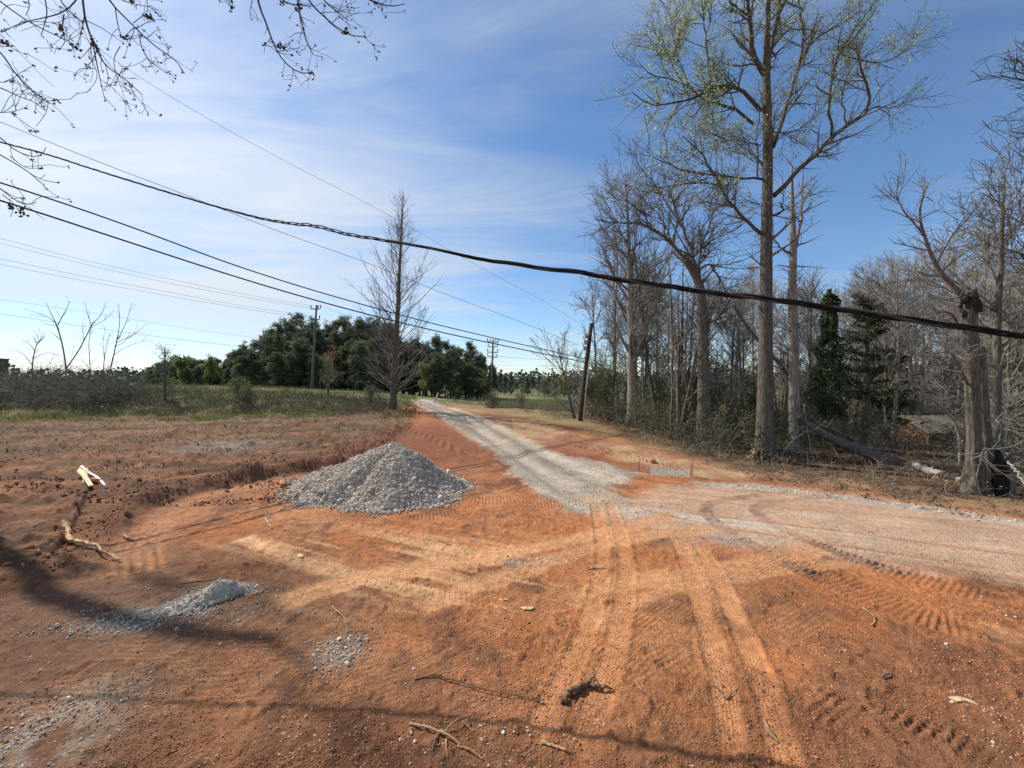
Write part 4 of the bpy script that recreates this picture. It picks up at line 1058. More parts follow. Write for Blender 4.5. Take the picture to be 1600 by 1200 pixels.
# ------------------------------------------------------------------ undergrowth: nobody could count it
def brush(name, label, rng, base, hgt, stem_r, twig, leafmat=None, nleaf=0, lsize=.07, lean=.6, per=4, green=None):
    n = len(base); d = norm(np.c_[rng.normal(0, lean, (n, 2)), np.ones(n)])
    L = hgt*rng.uniform(.5, 1.2, n); pts = [base]
    for s in range(5):
        d = norm(d+rng.normal(0, .16, (n, 3))+np.array([0, 0, -.10*s])); pts.append(pts[-1]+d*(L/5)[:, None])
    P = np.stack(pts, 1); R = stem_r*rng.uniform(.6, 1.4, n)[:, None]*np.linspace(1, .4, 6)[None]
    P1, R1 = children(rng, P, R, n*per, (.2, 1), (45, 15), (.2, .8), .2, 4, .03, .18, .6, stem_r*.4, stem_r*.4)
    b = MB().tubes(P, R, 3, False).tubes(P1, R1, 3, False)
    o = tag(b.build(name, twig), label, 'undergrowth', kind='stuff')
    if leafmat:
        a = P1.reshape(-1, 3); a = a[rng.integers(0, len(a), nleaf)]+rng.normal(0, .06, (nleaf, 3))
        V, Q = leaf_quads(rng, a, lsize); MB().add(V, Q).build('leaves', leafmat, o, False)
    return o
def scatter(rng, n, pxr, Dr, fn=None):
    px = rng.uniform(*pxr, n); d = rng.uniform(Dr[0]**.5, Dr[1]**.5, n)**2
    x = (px-800)/F*d; y = d
    k = np.ones(n, bool) if fn is None else fn(px, d, x, y)
    x = x[k]; y = y[k]
    return np.c_[x, y, zbase(x, y)-.03]
we = gpts(WOODS[:-1])
def inwood(px, d, x, y):
    edge = np.interp(px, [905,960,1010,1080,1150,1260,1400,1500,1620,1850], [q[1] for q in we[:10]])
    return (d > edge+.5+1.0*vnoise2(x*.8, y*.8, 3)+.6*(px > 1180)) & ~((px > 1235) & (px < 1530) & (d < 14.6)) & ~((px > 1395) & (px < 1500) & (d < 24.5))
r_ = np.random.default_rng(201)
brush('undergrowth', 'tangled grey brush filling the floor of the woods on the right', r_, scatter(r_, 1500, (905, 1750), (10, 32), inwood), 1.5, .009, TWIG, LEAF_OLIVE, 14000, .09)
brush('undergrowth', 'dark olive thicket of privet along the wood edge', r_, scatter(r_, 1000, (905, 1190), (14, 27), inwood), 2.3, .011, TWIG_DARK, LEAF_OLIVE, 16000, .085)
brush('undergrowth', 'tall grey green brush closing the view deep in the woods', r_, scatter(r_, 1500, (900, 1760), (25.5, 42)), 4.0, .013, TWIG, LEAF_OLIVE, 15000, .15)
brush('undergrowth', 'dark brush between the trunks in the middle of the woods', r_, scatter(r_, 900, (1150, 1750), (15, 24), lambda px, d, x, y: inwood(px, d, x, y) & ~((px > 1385) & (px < 1500))), 2.1, .010, TWIG_DARK, LEAF_OLIVE, 11000, .09)
brush('undergrowth', 'low brush and saplings half screening the brick shed', r_, scatter(r_, 130, (1385, 1500), (15, 24)), 1.5, .009, TWIG_DARK, LEAF_OLIVE, 1500, .08)
brush('undergrowth', 'pale dead twigs and vines along the wood edge', r_, scatter(r_, 220, (930, 1700), (10, 19), inwood), 1.2, .007, TWIG_PALE, None, 0, .05, 1.2)
brush('leaf_litter', 'small broken sticks and leaves littering the strip before the woods', r_, scatter(r_, 1300, (1040, 1680), (8, 18), lambda px, d, x, y: d > np.interp(px, [905,960,1010,1080,1150,1260,1400,1500,1620,1850], [q[1] for q in we[:10]])-.9), .20, .006, TWIG_PALE, LEAF_DRY, 24000, .06, 2.5, 2)

# ------------------------------------------------------------------ bank and scrub on the left
def leftbank(px, d, x, y): return (d > 22.2+1.5*vnoise2(x*.5, y*.5, 5)) & ~((np.abs(x+7.2-.3*(y-26)*0) < 0) )
r_ = np.random.default_rng(211)
brush('bramble_thicket', 'dark grey bramble thicket with a green flush along the left bank', r_, scatter(r_, 3000, (-260, 215), (22.5, 30), lambda px, d, x, y: d > 23+2.2*sstep(120, 215, px)+1.2*vnoise2(x*.5, y*.5, 4)), 2.3, .010, TWIG, LEAF_OLIVE, 38000, .075)
brush('bramble_thicket', 'tall arching bare canes above the thicket at the far left', r_, scatter(r_, 170, (-260, 200), (24, 29)), 3.6, .010, TWIG_DARK, None, 0, .05, .45, 3)
brush('weeds', 'matted dry weeds and brambles on the long left bank', r_, scatter(r_, 2600, (130, 610), (22.5, 31), None), .70, .009, TWIG_DARK, LEAF_OLIVE, 11000, .09, 1.1)
brush('weeds', 'pale dead stalks mixed over the left bank', r_, scatter(r_, 900, (0, 625), (22, 32), None), .5, .010, STRAW_M, None, 0, .05, 1.1, 2)
brush('weeds', 'dry brown weeds on the verge right of the driveway', r_, scatter(r_, 800, (700, 900), (20, 42), lambda px, d, x, y: d > np.interp(px, [700, 760, 850, 900], [37, 30, 24.5, 22])), .55, .010, TWIG, LEAF_OLIVE, 2500, .08, .7)
def blades(name, label, rng, base, h, w, mat):
    n = len(base); a = rng.uniform(0, 6.28, n); hh = h*rng.uniform(.4, 1.3, n)
    s = np.c_[np.cos(a), np.sin(a), np.zeros(n)]*w*.5; tip = base+np.c_[rng.normal(0, .35, n)*hh, rng.normal(0, .35, n)*hh, hh]
    V = np.stack([base-s, base+s, tip], 1).reshape(-1, 3)
    return tag(link(name, mesh_data(name, V, None, np.arange(n*3).reshape(-1, 3), [mat], False)), label, 'grass', kind='stuff')
def clumped(px, d, x, y): return fbm(x, y, 1.6, 3, 77)+np.random.default_rng(5).normal(0, .25, len(x)) > -.05
blades('grass', 'weedy green grass over the bank and field on the left', r_, scatter(r_, 52000, (-300, 650), (21.8, 60), clumped), .28, .035, GRASS_M)
blades('grass', 'fresh green grass fringe at the foot of the left bank', r_, scatter(r_, 9000, (-200, 520), (21.2, 23.5), clumped), .20, .03, LEAF_GREEN)
blades('grass', 'dry straw grass on the verge right of the driveway', r_, scatter(r_, 22000, (690, 1060), (15, 50), lambda px, d, x, y: clumped(px, d, x, y) & (d > np.interp(px, [690, 760, 850, 930, 1000, 1060], [38, 26.5, 22.5, 18.6, 15.6, 14.6]))), .16, .025, STRAW_M)
blades('grass', 'short green grass of the far field right of the driveway', r_, scatter(r_, 16000, (760, 960), (30, 75), None), .3, .05, GRASS_M)
blades('grass', 'sparse tufts at the upper rim of the brown worked field', r_, scatter(r_, 16000, (-100, 640), (13, 22.8), lambda px, d, x, y: clumped(px, d, x, y) & (fbm(x, y, 3, 2, 78)+.06*(d-17) > .0)), .12, .022, GRASS_M)
brush('weeds', 'trampled dead stalks and roots over the upper brown field', r_, scatter(r_, 1100, (-100, 640), (11.5, 22.8), lambda px, d, x, y: fbm(x, y, 3, 2, 79)+.08*(d-17) > -.1), .16, .007, TWIG, LEAF_DRY, 5000, .05, 2.2, 2)
# antler-branched bare shrubs
for k, (px, D, path, lab) in enumerate([
   (104, 27, [([(104,582),(100,550),(93,520),(85,500)], .075, .05), ([(92,515),(80,490),(71,470)], .05, .014), ([(90,508),(100,490),(110,470)], .045, .014), ([(88,505),(70,492),(42,484)], .035, .012), ([(104,575),(122,550),(135,525),(143,508)], .06, .04), ([(143,510),(137,490),(132,470)], .035, .014), ([(143,508),(160,490),(167,468)], .035, .014), ([(143,510),(165,500),(180,482)], .03, .012), ([(120,552),(132,535),(128,505)], .03, .012), ([(90,508),(74,508),(62,500)], .03, .012)], 'antler-branched bare shrub, widest of those on the left bank'),
   (172, 26.5, [([(165,610),(172,580),(180,545),(184,525)], .06, .045), ([(184,525),(188,500),(185,470)], .035, .012), ([(184,530),(197,505),(206,472)], .035, .012), ([(183,535),(205,525),(232,503)], .03, .012), ([(178,555),(190,545),(228,530)], .028, .01), ([(182,540),(195,535),(205,515)], .025, .01)], 'leaning bare shrub with long upswept forks on the left bank'),
   (150, 27.5, [([(142,600),(140,560),(138,530),(146,500)], .045, .015), ([(161,590),(163,555),(172,520)], .045, .014), ([(163,560),(160,535),(165,510)], .025, .01)], 'slim upright bare shrub between the two antler-branched ones'),
   (50, 27.5, [([(50,575),(54,545),(62,530),(70,525)], .06, .025), ([(54,548),(45,535),(30,530)], .03, .01), ([(60,532),(58,522),(50,515)], .025, .01), ([(50,570),(35,550),(15,548)], .035, .012), ([(52,560),(75,548),(90,556)], .03, .01)], 'stunted crooked bare shrub at the far left of the bank')]):
    rng = np.random.default_rng(300+k); b = on_ground(px, D)
    o = thing('bare_shrub', lab, 'shrub', tuple(b)); LP, LR = [], []
    for pts, r0, r1 in path:
        P = resample(np.array([at(x, y, D) for x, y in pts])-b, 12, 3); P = P*(1+rng.normal(0, .012)*np.linspace(0, 1, 12)[:, None])
        if pts is path[0][0]: P = np.concatenate([[[P[0, 0], 0, -.2]], P[1:]])
        LP.append(P); LR.append(np.linspace(r0, r1, 12)*.62); MB().tubes(P, LR[-1], 7).build('limb', BARK_GREY, o)
    P2, R2 = children(rng, np.array(LP), np.array(LR), 20, (.3, 1), (38, 10), (.3, .9), .3, 6, .06, .04, .6, .008)
    MB().tubes(P2, R2, 4, False).build('crown', TWIG, o)
for px, D, h, mat, n, lab, s, nm in [(258,26.5,3.6,LEAF_GREEN,420,'thin leafing sapling standing alone on the left bank',1,'sapling'),(372,26,1.3,LEAF_GREEN,800,'small rounded green bush on the bank left of the near pole',2,'bush'),(512,31,2.4,LEAF_YELLOW,500,'sparse spreading shrub at the foot of the tall pole',3,'shrub'),(385,25,1.0,LEAF_OLIVE,900,'low dark green bush at the bank foot below the pines',4,'bush'),
                             (815,36,1.6,LEAF_OLIVE,500,'weedy bush on the verge below the far pole',5,'bush'),(770,30,1.0,LEAF_OLIVE,400,'small weed clump on the bank right of the driveway top',6,'bush'),(580,28,1.0,LEAF_OLIVE,500,'low weedy bush left of the cone-shaped tree',7,'bush'),(1000+0,20,1.0,LEAF_YELLOW,300,'yellowish weed clump by the pale beech trunk',8,'bush')]:
    m = leafy(320+s, h, h*(.28 if nm == 'sapling' else .7), n, .09, mat)
    place(nm, m, lab, nm, tuple(on_ground(px, D)))
# splayed straw stalks
b = on_ground(85, 22.3); rng = np.random.default_rng(330); m = MB()
for k in range(7):
    e = np.array([rng.uniform(-.6, .7), rng.uniform(-.2, .2), rng.uniform(.3, .65)])
    m.tubes(resample(np.array([[0, 0, 0], e*.6+[0, 0, .1], e]), 6), np.linspace(.03, .015, 6), 5)
tag(m.build('straw_bundle', STRAW_M, None, True, tuple(b)), 'splayed pale broken stalks at the field edge on the left', 'straw')

# ------------------------------------------------------------------ pine wood beyond the field
def pine(seed, h, spread, bare):
    rng = np.random.default_rng(seed)
    P, R = trunk_line(rng, h, .16, (rng.uniform(-.5, .5), 0), 10, .03, .03)
    P1, R1 = children(rng, P, R, 40, (bare, .99), (62, 14), (spread*.5, spread), .62, 6, .14, .12, .4, .02)
    P2, R2 = children(rng, P1, R1, 150, (.3, 1), (45, 15), (.5, 1.1), .3, 4, .14, .12, .6, .015, .015)
    tips = np.concatenate([P1[:, -1], P2[:, -1], P[0, -1:], P[0, -1:]-[0, 0, .35]]); n = 34
    c = np.repeat(tips, n, 0); c = c+rng.normal(0, 1, c.shape)*np.repeat(rng.uniform(.16, .36, len(tips)), n)[:, None]*[1, 1, .62]
    V, Q = leaf_quads(rng, c, .34, -.5, .30)
    return [('trunk', MB().tubes(P, R, 6).data('pine_trunk', BARK_DARK)), ('crown', MB().tubes(P1, R1, 3, False).data('pine_limbs', TWIG_DARK)), ('needles', MB().add(V, Q).data('pine_needles', LEAF_PINE, False))]
PH = [12.0, 10.5, 13.5, 9.0, 7.0]
pp = [pine(400+k, PH[k], (3.0, 2.7, 3.3, 2.6, 2.4)[k], (.30, .22, .42, .12, .05)[k]) for k in range(5)]
rng = np.random.default_rng(44); first = {}
prof = ([238,262,285,310,335,365,385,405,430,450,466,482,500,520,545,570,585,610,640,660,680,700,715,730,748,762,780,800,820,840,860,880],
        [572,560,556,562,556,548,535,520,506,500,494,505,514,504,502,506,502,512,520,528,524,538,540,533,548,560,580,588,592,585,592,598])
spots = []
for px in np.arange(238, 768, 8.0): spots.append((px+rng.uniform(-4, 4), rng.uniform(66, 74), rng.uniform(.74, 1.08)))
for px in np.arange(236, 772, 9.0): spots.append((px+rng.uniform(-5, 5), rng.uniform(76, 90), rng.uniform(.8, 1.03)))
for px in np.arange(300, 765, 10.0): spots.append((px+rng.uniform(-6, 6), rng.uniform(60, 66), rng.uniform(.35, .72)))
for px in np.arange(765, 985, 8.5): spots.append((px+rng.uniform(-3, 3), rng.uniform(112, 150), rng.uniform(.85, 1.1)))
for px, D, f in spots:
    top = np.interp(px, *prof)+2; b = on_ground(px, D); want = (at(0, top, D)[2]-b[2])*f
    k = int(rng.integers(0, 4)) if f > .7 else 4
    if D > 100 and rng.uniform() < .5: k = 4
    sc = want/PH[k]; rz = rng.uniform(0, 6.28)
    lab = 'dark loblolly pine within the dense pine wood behind the field' if px < 765 else 'small distant pine in the far row right of the far pole'
    key = (k, px < 765); loc = tuple(b-np.array([0, 0, .1])); s3 = (sc*1.15 if (k == 4 and px < 765) else sc*.82 if sc > .8 else max(sc, .6)*.95, )*2+(sc,)
    if key not in first: first[key] = place('pine_tree', pp[k], lab, 'tree', loc, 'pines of the wood behind the field' if px < 765 else 'pines of the far row', rz, s3)
    else: copy_thing(first[key], loc, rz, s3)
for px, D, h, mat, n, lab, s in [(663,60,4.3,LEAF_YELLOW,2200,'bright yellow green bush in front of the dark pines beside the cone-shaped tree',1),(285,62,4.2,LEAF_GREEN,1600,'light green tree at the left end of the pine wood',2),(330,62,4.0,LEAF_GREEN,1300,'pale green budding tree before the lower left pines',3),
                         (850,95,4.0,LEAF_GREEN,1200,'light green bush before the far pine row',4),(875,98,4.4,LEAF_YELLOW,1000,'pale yellowish bush before the far row, nearest the russet shrub',5),(757,62,4.0,LEAF_OLIVE,1500,'bushy tree at the foot of the far pole',6),(520,60,6.0,LEAF_RUSSET,700,'russet budding tree before the pines right of the tall pole',7)]:
    place('small_tree', leafy(500+s, h, h*.5, n, .3, mat), lab, 'tree', tuple(on_ground(px, D)))
# wooded skyline far away
rng = np.random.default_rng(55); n = 26000
az = rng.uniform(-1.15, 1.15, n); d = rng.uniform(260, 420, n)
top = 12.5+5*fbm(az*40, az*0, 3, 4, 56)+3*fbm(az*300, az*0, 3, 2, 57)
z = -1+top*rng.uniform(0, 1, n)
c = np.c_[np.sin(az)*d, np.cos(az)*d, z]
V, Q = leaf_quads(rng, c, 2.2, 0, .8)
ha = np.radians(np.linspace(-80, 80, 320)); hp = []
for rr0, zz in ((430, -3), (450, 3), (470, 7.5), (520, 10), (600, 8), (760, -4)):
    t_ = zz+(0 if zz < 0 else 1)*(3*fbm(ha*40, ha*0, 3, 4, 56)+1.2*fbm(ha*500, ha*0+rr0, 3, 3, 58)); hp.append(np.c_[np.sin(ha)*rr0, np.cos(ha)*rr0, t_])
hv = np.concatenate(hp); hi_ = np.arange(5)[:, None]*320; hj = np.arange(319)[None]
hq = np.stack(np.broadcast_arrays(hi_+hj, hi_+hj+1, hi_+320+hj+1, hi_+320+hj), -1).reshape(-1, 4)
tag(link('hills', mesh_data('hills', hv, hq[:, ::-1], None, [mat_rough('wooded slope', [(.035,.048,.042), (.07,.085,.07)], (.15, .15, .15), 0)])), 'low wooded ridge closing the horizon', 'hills', kind='structure')
tag(link('far_woods', mesh_data('far_woods', V, Q, None, [LEAF_PINE_FAR], False)), 'hazy wooded skyline along the horizon', 'woods', kind='stuff')

# ------------------------------------------------------------------ tall tree out of the frame on the left whose limbs shade the foreground
D0 = np.array([-23., 16., 0.]); D0[2] = float(zbase(-23, 16)); rng = np.random.default_rng(66)
o = thing('tall_oak', 'tall bare tree beyond the left edge whose limbs throw soft shadows across the foreground', 'tree', tuple(D0))
tr = resample(np.array([(0,0,-.3,.55),(0,0,.5,.42),(.1,0,6,.30),(.3,.1,12,.20),(1.0,-.1,17.2,.145),(2.0,-.35,18.0,.145),(3.0,-.56,18.5,.14),(3.7,-.55,18.9,.13),(4.25,-.45,19.2,.09)]), 26)
MB().tubes(tr[None, :, :3], tr[None, :, 3], 14).build('trunk', BARK_GREY, o)
lm = [([(.9,-.1,16.8),(1.2,.9,19.2),(2.2,1.4,21)], .05, .02), ([(.5,.1,15.5),(-2,1.5,18),(-4,2,21)], .07, .02), ([(4.1,-.5,19.1),(4.6,-.9,19.7),(4.9,-1.5,20.3)], .035, .012)]
LP = np.array([resample(np.array(p), 14) for p, a, b_ in lm]); LR = np.array([np.linspace(a, b_, 14) for p, a, b_ in lm])
LP[:, 1:-1] += rng.normal(0, .12, LP[:, 1:-1].shape)
for P, R in zip(LP, LR): MB().tubes(P, R, 8).build('limb', BARK_GREY, o)
P2, R2 = children(rng, LP, LR, 26, (.3, 1), (45, 14), (1.0, 2.6), .3, 7, .12, .12, .5, .012)
P3, R3 = children(rng, P2, R2, 160, (.1, 1), (40, 14), (.5, 1.4), .3, 5, .08, .13, .7, .010, .012)
def outside(P): # keep only growth that stays clear of the picture's sky, as in the photo
    w = P+D0; return ((600-F*(w[..., 2]-H)/w[..., 1] < -4) | (800+F*w[..., 0]/w[..., 1] < 12)).all(1)
k2 = outside(P2); k3 = outside(P3)
MB().tubes(P2[k2], R2[k2], 4, False).tubes(P3[k3], R3[k3], 3, False).build('crown', TWIG, o)

# ------------------------------------------------------------------ overhanging budding branches in the upper left
rng = np.random.default_rng(67)
B0 = np.array([-12.5, 2.0, 0.]); B0[2] = float(zbase(-12.5, 2))
o = thing('overhanging_tree', 'bare budding tree reaching its drooping twigs into the upper left of the sky', 'tree', tuple(B0))
tr = resample(np.array([(0,0,-.3,.32),(0,0,.4,.26),(.2,.2,4,.22),(.5,.6,8,.17),(1.2,1.0,11,.12),(2,1.2,13,.07)]), 20)
MB().tubes(tr[None, :, :3], tr[None, :, 3], 12).build('trunk', BARK_GREY, o)
for p, a, b_ in [([(.5,.6,7.8),(3,2.4,9.6),(5.6,3.9,9.9),(7.2,4.4,9.8),(9,4.2,9.7),(11.2,4.1,9.4)], .11, .02), ([(.3,.4,5.5),(1.8,2.6,7.6),(3.2,4.2,8.8)], .09, .03), ([(.2,.2,4),(1.5,3,5.8),(2.8,4.6,6.6)], .08, .025)]:
    MB().tubes(resample(np.array(p), 16), np.linspace(a, b_, 16), 8).build('limb', BARK_GREY, o)
def q1(*p): return [(.4*x, .4*y) for x, y in p]
tw = [(q1((1000,-60),(1010,20),(1040,90),(1070,180),(1110,245),(1170,288),(1215,285)), 6.0, .014), (q1((1070,180),(1095,188),(1122,184),(1132,170)), 6.0, .007), (q1((1158,-60),(1162,10),(1180,90),(1195,165),(1225,215)), 6.1, .012), (q1((1195,160),(1215,195),(1230,178)), 6.1, .006),
      (q1((1180,-50),(1210,10),(1260,60),(1330,120),(1380,142),(1425,142)), 5.9, .012), (q1((1250,-40),(1265,5),(1310,40),(1362,80)), 6.0, .010), (q1((1400,-30),(1450,5),(1500,20),(1540,25),(1582,15)), 6.2, .011), (q1((985,-50),(985,10),(975,40),(980,72)), 6.0, .007), (q1((895,-40),(893,0),(902,36)), 6.0, .006), (q1((1060,-50),(1110,10),(1160,20),(1210,25)), 6.0, .010), (q1((1340,-40),(1360,30),(1380,80),(1412,110)), 6.1, .005), (q1((1470,-20),(1490,40),(1502,66)), 6.1, .005),
      (q1((318,-60),(325,20),(335,90),(365,170),(410,260),(480,300),(555,370)), 5.6, .012), (q1((320,-40),(300,0),(250,50),(150,75),(90,85),(30,115)), 5.7, .009), (q1((400,-60),(430,10),(480,60),(550,130),(610,185),(690,235),(716,282)), 5.8, .012), (q1((362,165),(380,260),(398,340),(410,392)), 5.6, .007), (q1((160,-50),(180,10),(185,60),(160,142)), 5.5, .008), (q1((-20,-10),(60,50),(120,90),(200,130),(270,160),(300,180)), 5.4, .009), (q1((545,135),(550,180),(575,230),(612,285)), 5.8, .006), (q1((250,55),(240,120),(260,160),(232,192)), 5.6, .007),
      (q1((330,60),(320,120),(300,180),(270,200)), 5.6, .006), (q1((450,30),(460,100),(480,160),(560,140)), 5.8, .006), (q1((410,-40),(470,0),(540,20),(595,28)), 5.8, .007), (q1((360,150),(350,220),(390,300),(340,362)), 5.6, .005), (q1((470,180),(440,230),(455,300),(480,360)), 5.7, .005), (q1((520,90),(560,60),(590,75)), 5.8, .005), (q1((230,-40),(240,20),(330,90)), 5.6, .008), (q1((90,-50),(120,20),(100,60)), 5.5, .007),
      (q1((-60,150),(20,170),(60,195),(105,215)), 5.2, .006), (q1((-60,150),(10,210),(60,290),(120,350),(190,402)), 5.2, .009), (q1((-60,320),(20,350),(80,380),(130,395),(175,430)), 5.2, .008), (q1((-60,440),(0,440),(60,436),(106,416)), 5.1, .005), (q1((-60,500),(0,535),(60,590),(130,615),(165,605),(180,575)), 5.1, .008), (q1((-60,570),(10,610),(80,650),(150,700),(222,714)), 5.1, .008), (q1((-60,700),(0,735),(50,775),(90,800),(142,792)), 5.0, .008), (q1((20,250),(60,290),(90,300)), 5.2, .004), (q1((40,610),(100,660),(160,655)), 5.1, .005), (q1((-40,310),(10,325),(50,310)), 5.2, .005), (q1((10,760),(60,800),(70,820)), 5.0, .005)]
LP = np.array([resample(np.array([at(x, y, d) for x, y in p])-B0, 14) for p, d, r in tw]); LR = np.array([np.linspace(r*1.15, r*.45, 14) for p, d, r in tw])
P2, R2 = children(rng, LP, LR, 170, (.25, 1), (48, 15), (.15, .55), .2, 6, .02, .16, .6, .0028, .0035)
P3, R3 = children(rng, P2[:90], R2[:90], 130, (.2, 1), (48, 15), (.08, .25), .2, 5, .05, .16, .7, .0024, .003)
MB().tubes(LP, LR, 6).tubes(P2, R2, 4, False).tubes(P3, R3, 3, False).build('crown', TWIG_DARK, o)
tips = np.concatenate([LP[:, -1], P2[:, -1], P3[:, -1]]); tips = tips[rng.uniform(0, 1, len(tips)) < .55]
pts = np.repeat(tips, 4, 0)+rng.normal(0, .012, (len(tips)*4, 3)); V, Q = leaf_quads(rng, pts, .035, .3, .6)
cl = LP[rng.integers(0, len(LP), 16), rng.integers(5, 14, 16)]; pts = np.repeat(cl, 14, 0)+rng.normal(0, .03, (16*14, 3)); V2, Q2 = leaf_quads(rng, pts, .06, .3, .6)
MB().add(V, Q).add(V2, Q2).build('buds', BUD, o, False)
# ------------------------------------------------------------------ heights of the finished ground
nF = 1440
def zfine(x, y):
    th = np.degrees(np.arctan2(x, y)); r = np.hypot(x, y)
    j = np.clip(np.round((th+57)/114*(nF-1)), 0, nF-1).astype(int)
    i = np.clip(np.searchsorted(RR, r), 1, NR-1); i = np.where(np.abs(RR[i-1]-r) < np.abs(RR[i]-r), i-1, i)
    return gz[i*NT+j]
def gf(px, py):
    p = gp(px, py); p[2] = float(zfine(p[0], p[1])); return p

# ------------------------------------------------------------------ stones
def ico():
    f = (1+5**.5)/2
    v = np.array([(-1,f,0),(1,f,0),(-1,-f,0),(1,-f,0),(0,-1,f),(0,1,f),(0,-1,-f),(0,1,-f),(f,0,-1),(f,0,1),(-f,0,-1),(-f,0,1)], float)
    t = np.array([(0,11,5),(0,5,1),(0,1,7),(0,7,10),(0,10,11),(1,5,9),(5,11,4),(11,10,2),(10,7,6),(7,1,8),(3,9,4),(3,4,2),(3,2,6),(3,6,8),(3,8,9),(4,9,5),(2,4,11),(6,2,10),(8,6,7),(9,8,1)])
    return norm(v), t
ICO, ICT = ico()
def stones(rng, c, size):
    n = len(c); q = norm(rng.normal(0, 1, (n, 4))); w, x, y, z = q.T
    R = np.stack([1-2*(y*y+z*z), 2*(x*y-z*w), 2*(x*z+y*w), 2*(x*y+z*w), 1-2*(x*x+z*z), 2*(y*z-x*w), 2*(x*z-y*w), 2*(y*z+x*w), 1-2*(x*x+y*y)], 1).reshape(n, 3, 3)
    sc = rng.uniform(.45, 1.1, (n, 3))*np.asarray(size)[:, None]*.62
    v = ICO[None]*(1+rng.normal(0, .16, (n, 12, 1)))*sc[:, None]
    V = np.einsum('nij,nkj->nki', R, v)+c[:, None]
    T = (ICT[None]+(np.arange(n)*12)[:, None, None]).reshape(-1, 3)
    return V.reshape(-1, 3), T
def mat_stone(name, cols, dirt=None):
    m, nt, out = nodes(name); L = nt.links
    g = N(nt, 'ShaderNodeNewGeometry'); r = ramp(nt, [(i/(len(cols)-1), c) for i, c in enumerate(cols)], g.outputs['Random Per Island'])
    nz = N(nt, 'ShaderNodeTexNoise'); nz.inputs['Scale'].default_value = 120; L.new(g.outputs['Position'], nz.inputs['Vector'])
    hv = N(nt, 'ShaderNodeHueSaturation'); L.new(r.outputs[0], hv.inputs['Color'])
    mr = N(nt, 'ShaderNodeMapRange'); mr.inputs[3].default_value = .7; mr.inputs[4].default_value = 1.3; L.new(nz.outputs[0], mr.inputs[0]); L.new(mr.outputs[0], hv.inputs['Value'])
    p = N(nt, 'ShaderNodeBsdfPrincipled'); p.inputs['Roughness'].default_value = .85; p.inputs['Specular IOR Level'].default_value = .25
    L.new(hv.outputs[0], p.inputs['Base Color']); L.new(p.outputs[0], out.inputs[0]); return m
STONE = mat_stone('crushed granite', [(.25,.212,.17), (.43,.37,.30), (.55,.48,.40), (.35,.30,.245), (.67,.595,.50)])
STONE_DUST = mat_stone('clay dusted stones', [(.32,.21,.14), (.46,.36,.27), (.55,.46,.38), (.62,.56,.50)])
CLOD = mat_stone('clay clods', [(.26,.105,.048), (.36,.145,.062), (.42,.18,.078), (.31,.125,.056)])
CLOD_DARK = mat_stone('loam clods', [(.12,.060,.040), (.19,.090,.055), (.25,.115,.066), (.15,.072,.046)])

def heap(name, label, c, radii, hgt, seed, nst, ssz, rot=0.0, lumps=.05, peakw=.06, bumps=()):
    """a tipped heap: radii = reach left, right, towards the viewer, away"""
    rng = np.random.default_rng(seed)
    nt_, nr_ = 260, 110
    a = np.arange(nt_)*2*np.pi/nt_; ca, sa = np.cos(a), np.sin(a)
    rx = np.where(ca < 0, radii[0], radii[1]); ry = np.where(sa < 0, radii[2], radii[3])
    rad = 1/np.sqrt((ca/rx)**2+(sa/ry)**2)*(1+.05*np.sin(3*a+seed)+.04*np.sin(7*a)+.03*np.sin(13*a+1))
    rho = np.linspace(0, 1.03, nr_)
    def shape(x, y):
        t = np.arctan2(y, x); cc, ss = np.cos(t), np.sin(t)
        rr = 1/np.sqrt((cc/np.where(cc < 0, radii[0], radii[1]))**2+(ss/np.where(ss < 0, radii[2], radii[3]))**2)*(1+.05*np.sin(3*t+seed)+.04*np.sin(7*t)+.03*np.sin(13*t+1))
        p = np.hypot(x, y)/rr
        h = hgt*(1-np.sqrt(p*p+peakw**2)+peakw*.6)*(1+.0*p)
        h = np.maximum(h, hgt*.10*(1.03-p)/.4)
        for bx, by, bs, bh in bumps: h = h+bh*np.exp(-(((x-bx)/bs)**2+((y-by)/bs)**2))
        e = np.clip((1.03-p)/.2, 0, 1)
        h = h+e*(lumps*fbm(x+seed, y, .55, 4, seed)+lumps*.55*fbm(x, y+seed, .14, 3, seed+1))
        return h
    co, si = math.cos(rot), math.sin(rot)
    def world(x, y, off=0.0):
        wx = c[0]+x*co-y*si; wy = c[1]+x*si+y*co
        return np.stack([wx-c[0], wy-c[1], zbase(wx, wy)+shape(x, y)+off-c[2]], -1)
    X = (rho[:, None]*(rad*ca)[None]); Y = (rho[:, None]*(rad*sa)[None])
    V = world(X.ravel(), Y.ravel()); V[-nt_:, 2] -= .06
    i = np.arange(nr_-1)[:, None]*nt_; j = np.arange(nt_)[None]; j2 = (j+1) % nt_
    Q = np.stack(np.broadcast_arrays(i+j, i+nt_+j, i+nt_+j2, i+j2), -1).reshape(-1, 4)
    m = MB().add(V, Q)
    u = np.sqrt(rng.uniform(0, 1, nst)); k = rng.integers(0, nt_, nst); u[:nst//6] = .93+np.abs(rng.normal(0, .10, nst//6))
    sz = ssz*rng.lognormal(-.1, .38, nst)*(.7+.6*u)
    P = world(u*(rad*ca)[k], u*(rad*sa)[k], 0); P[:, 2] += sz*.12
    P[u > 1.02, 2] = (zbase(P[u > 1.02, 0]+c[0], P[u > 1.02, 1]+c[1])-c[2])+.012
    V2, T2 = stones(rng, P, sz); m.add(V2, None, T2)
    return tag(m.build(name, STONE, None, False, tuple(c)), label, 'gravel pile')
pc = np.array([-2.86, 9.9, float(zbase(-2.86, 9.9))])
